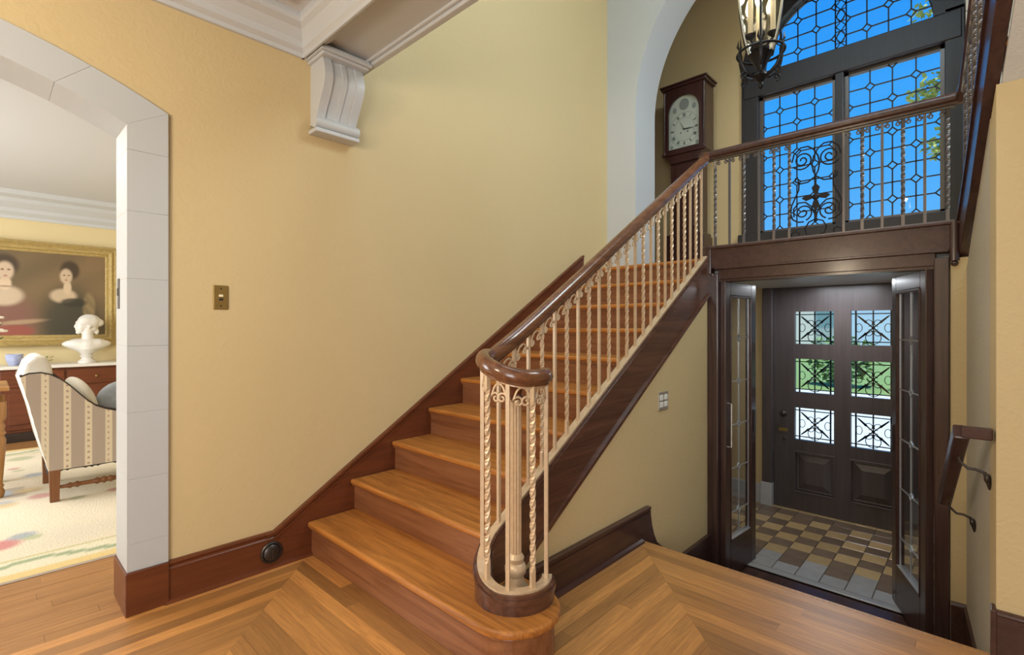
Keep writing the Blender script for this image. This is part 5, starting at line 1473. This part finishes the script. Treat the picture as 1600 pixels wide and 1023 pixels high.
for k in range(14):
    a = random.uniform(0, 2*PI); r = random.uniform(0.02, 0.125); zz = random.uniform(0.36, 0.52)
    px, py = r*math.cos(a), r*math.sin(a)
    st_ = MB().tube([(px*0.15, py*0.15, 0.25), (px*0.6, py*0.6, 0.36), (px, py, zz)], 0.003, n=5).build('stem', 'leaf', va)
    fb = MB(); R0 = 0.030
    for q in range(6):
        b = 2*PI*q/6; fb.ball((px+R0*0.6*math.cos(b), py+R0*0.6*math.sin(b), zz+0.004), (R0*0.6, R0*0.6, R0*0.35), 8, 6)
    fb.ball((px, py, zz+0.010), R0*0.45, 8, 6)
    fb.build('bloom', 'petal_white' if k % 3 else 'petal_orange', st_, smooth=True)
    lb = MB(); d = Vector((math.cos(a+1), math.sin(a+1), 0.4)).normalized(); p = Vector((px*0.7, py*0.7, zz-0.07)); s_ = d.cross(Vector((0,0,1))).normalized()
    lb.loft([[p, p+s_*0.001, p+Vector((0,0,0.001))], [p+d*0.035+s_*0.018, p+d*0.035-s_*0.018, p+d*0.035+Vector((0,0,0.004))], [p+d*0.075, p+d*0.075+s_*0.001, p+d*0.075+Vector((0,0,0.001))]])
    lb.build('leaf', 'leaf', st_)

# ------------------------------------------------------------------ outdoors
tag(B(XT, -14, -0.95, 9.2, 16, -0.72).build('front_walk', 'concrete'), 'pale concrete walk outside the front door', 'walk', kind='structure')
tag(B(9.2, -14, -0.95, 12.5, 16, -0.75).build('forecourt', 'concrete'), 'pale paved forecourt seen through the door panes', 'forecourt', kind='structure')
tag(B(12.5, -14, -0.95, 18.5, 16, -0.80).build('street', 'concrete'), 'pale street seen through the door panes', 'street', kind='structure')
tag(B(18.5, -20, -0.95, 60, 30, -0.78).build('far_lawn', 'grass'), 'far lawn across the street', 'lawn', kind='structure')
def foliage(name, centers, n, size, m, parent, seed):
    random.seed(seed); f = MB()
    for _ in range(n):
        c, r = random.choice(centers)
        while True:
            v = Vector((random.uniform(-1,1), random.uniform(-1,1), random.uniform(-1,1)))
            if 0.2 < v.length < 1: break
        p = Vector(c)+Vector((v.x*r[0], v.y*r[1], v.z*r[2]))
        d = Vector((random.uniform(-1,1), random.uniform(-1,1), random.uniform(-0.8,0.5))).normalized(); s_ = d.cross(Vector((random.uniform(-1,1), random.uniform(-1,1), 1))).normalized()
        L_ = size*random.uniform(0.7, 1.3)
        f.add([p, p+d*L_*0.5+s_*L_*0.28, p+d*L_, p+d*L_*0.5-s_*L_*0.28], [(0,1,2,3)])
    me = bpy.data.meshes.new(name); me.from_pydata(f.v, [], f.f); me.update()
    o = link(name, me, m, parent); o['kind'] = 'stuff'
    return o
tr = empty('street_tree', (13.0, -0.9, -0.75), label='sunlit yellow green tree at the right of the arched window', cat='tree')
MB().tube([(0,0,0),(0.1,0.05,2.0),(0.0,0.1,3.6),(0.2,0.3,5.5),(0.2,0.6,7.5)], [0.20,0.16,0.13,0.08,0.03], n=10).build('trunk', 'bark', tr, smooth=True)
for bpts in ([(0,0.1,3.6),(0.2,0.9,4.9),(0.1,1.5,5.6)], [(0.1,0.2,5.0),(0.3,1.2,6.6),(0.2,1.75,6.9)], [(0,0.1,3.2),(-0.3,-0.9,4.6)], [(0.2,0.5,6.8),(0.1,1.2,8.0)]):
    MB().tube(bpts, [0.06,0.035,0.012][:len(bpts)], n=7).build('branch', 'bark', tr)
foliage('foliage', [((0.1,1.35,5.65),(0.45,0.42,0.28)), ((0.2,1.55,6.75),(0.5,0.50,0.35)), ((0.1,1.55,8.1),(0.6,0.55,0.55)), ((0.0,0.3,7.2),(0.9,0.7,1.0)), ((-0.2,-0.8,5.2),(0.9,0.8,0.8)), ((0.2,0.4,9.0),(0.9,0.8,0.7))], 1500, 0.15, 'tree_leaf', tr, 3)
for i in range(7):
    hx, hy = 19.6+0.4*(i % 2), -4.0+2.5*i
    hd = empty('street_shrub', (hx, hy, -0.78), label=['rounded green shrub across the street, nearest the right end of the row','second green shrub from the right across the street','third green shrub from the right across the street','middle green shrub in the row across the street','third green shrub from the left across the street','second green shrub from the left across the street','leftmost green shrub in the row across the street'][i], cat='shrub', group='shrubs across the street')
    MB().tube([(0,0,0),(0,0,0.7)], [0.08, 0.04], n=7).build('stem', 'bark', hd)
    foliage('foliage', [((0,0,0.95+0.15*(i % 3)),(0.7,1.05,0.85+0.15*(i % 3)))], 520, 0.26, 'hedge_leaf', hd, 20+i)
hs = empty('far_house', (40, 14.0, -0.78), label='pale house with brown roof far beyond the window', cat='house')
B(-3, -6, 0, 3, 6, 5.2).build('house_body', 'house_wall', hs)
MB().prism([(-6.5, 5.2), (6.5, 5.2), (0, 8.6)], 'x', -3.4, 3.4).build('roof', 'house_roof', hs)
for y in (-4, -1.3, 1.3, 4):
    for z in (1.0, 3.4):
        w_ = B(-3.05, y-0.55, z, -2.98, y+0.55, z+1.3).build('window', 'white_paint', hs)
        B(-3.07, y-0.47, z+0.08, -3.04, y+0.47, z+1.22).build('pane', 'asphalt', w_)
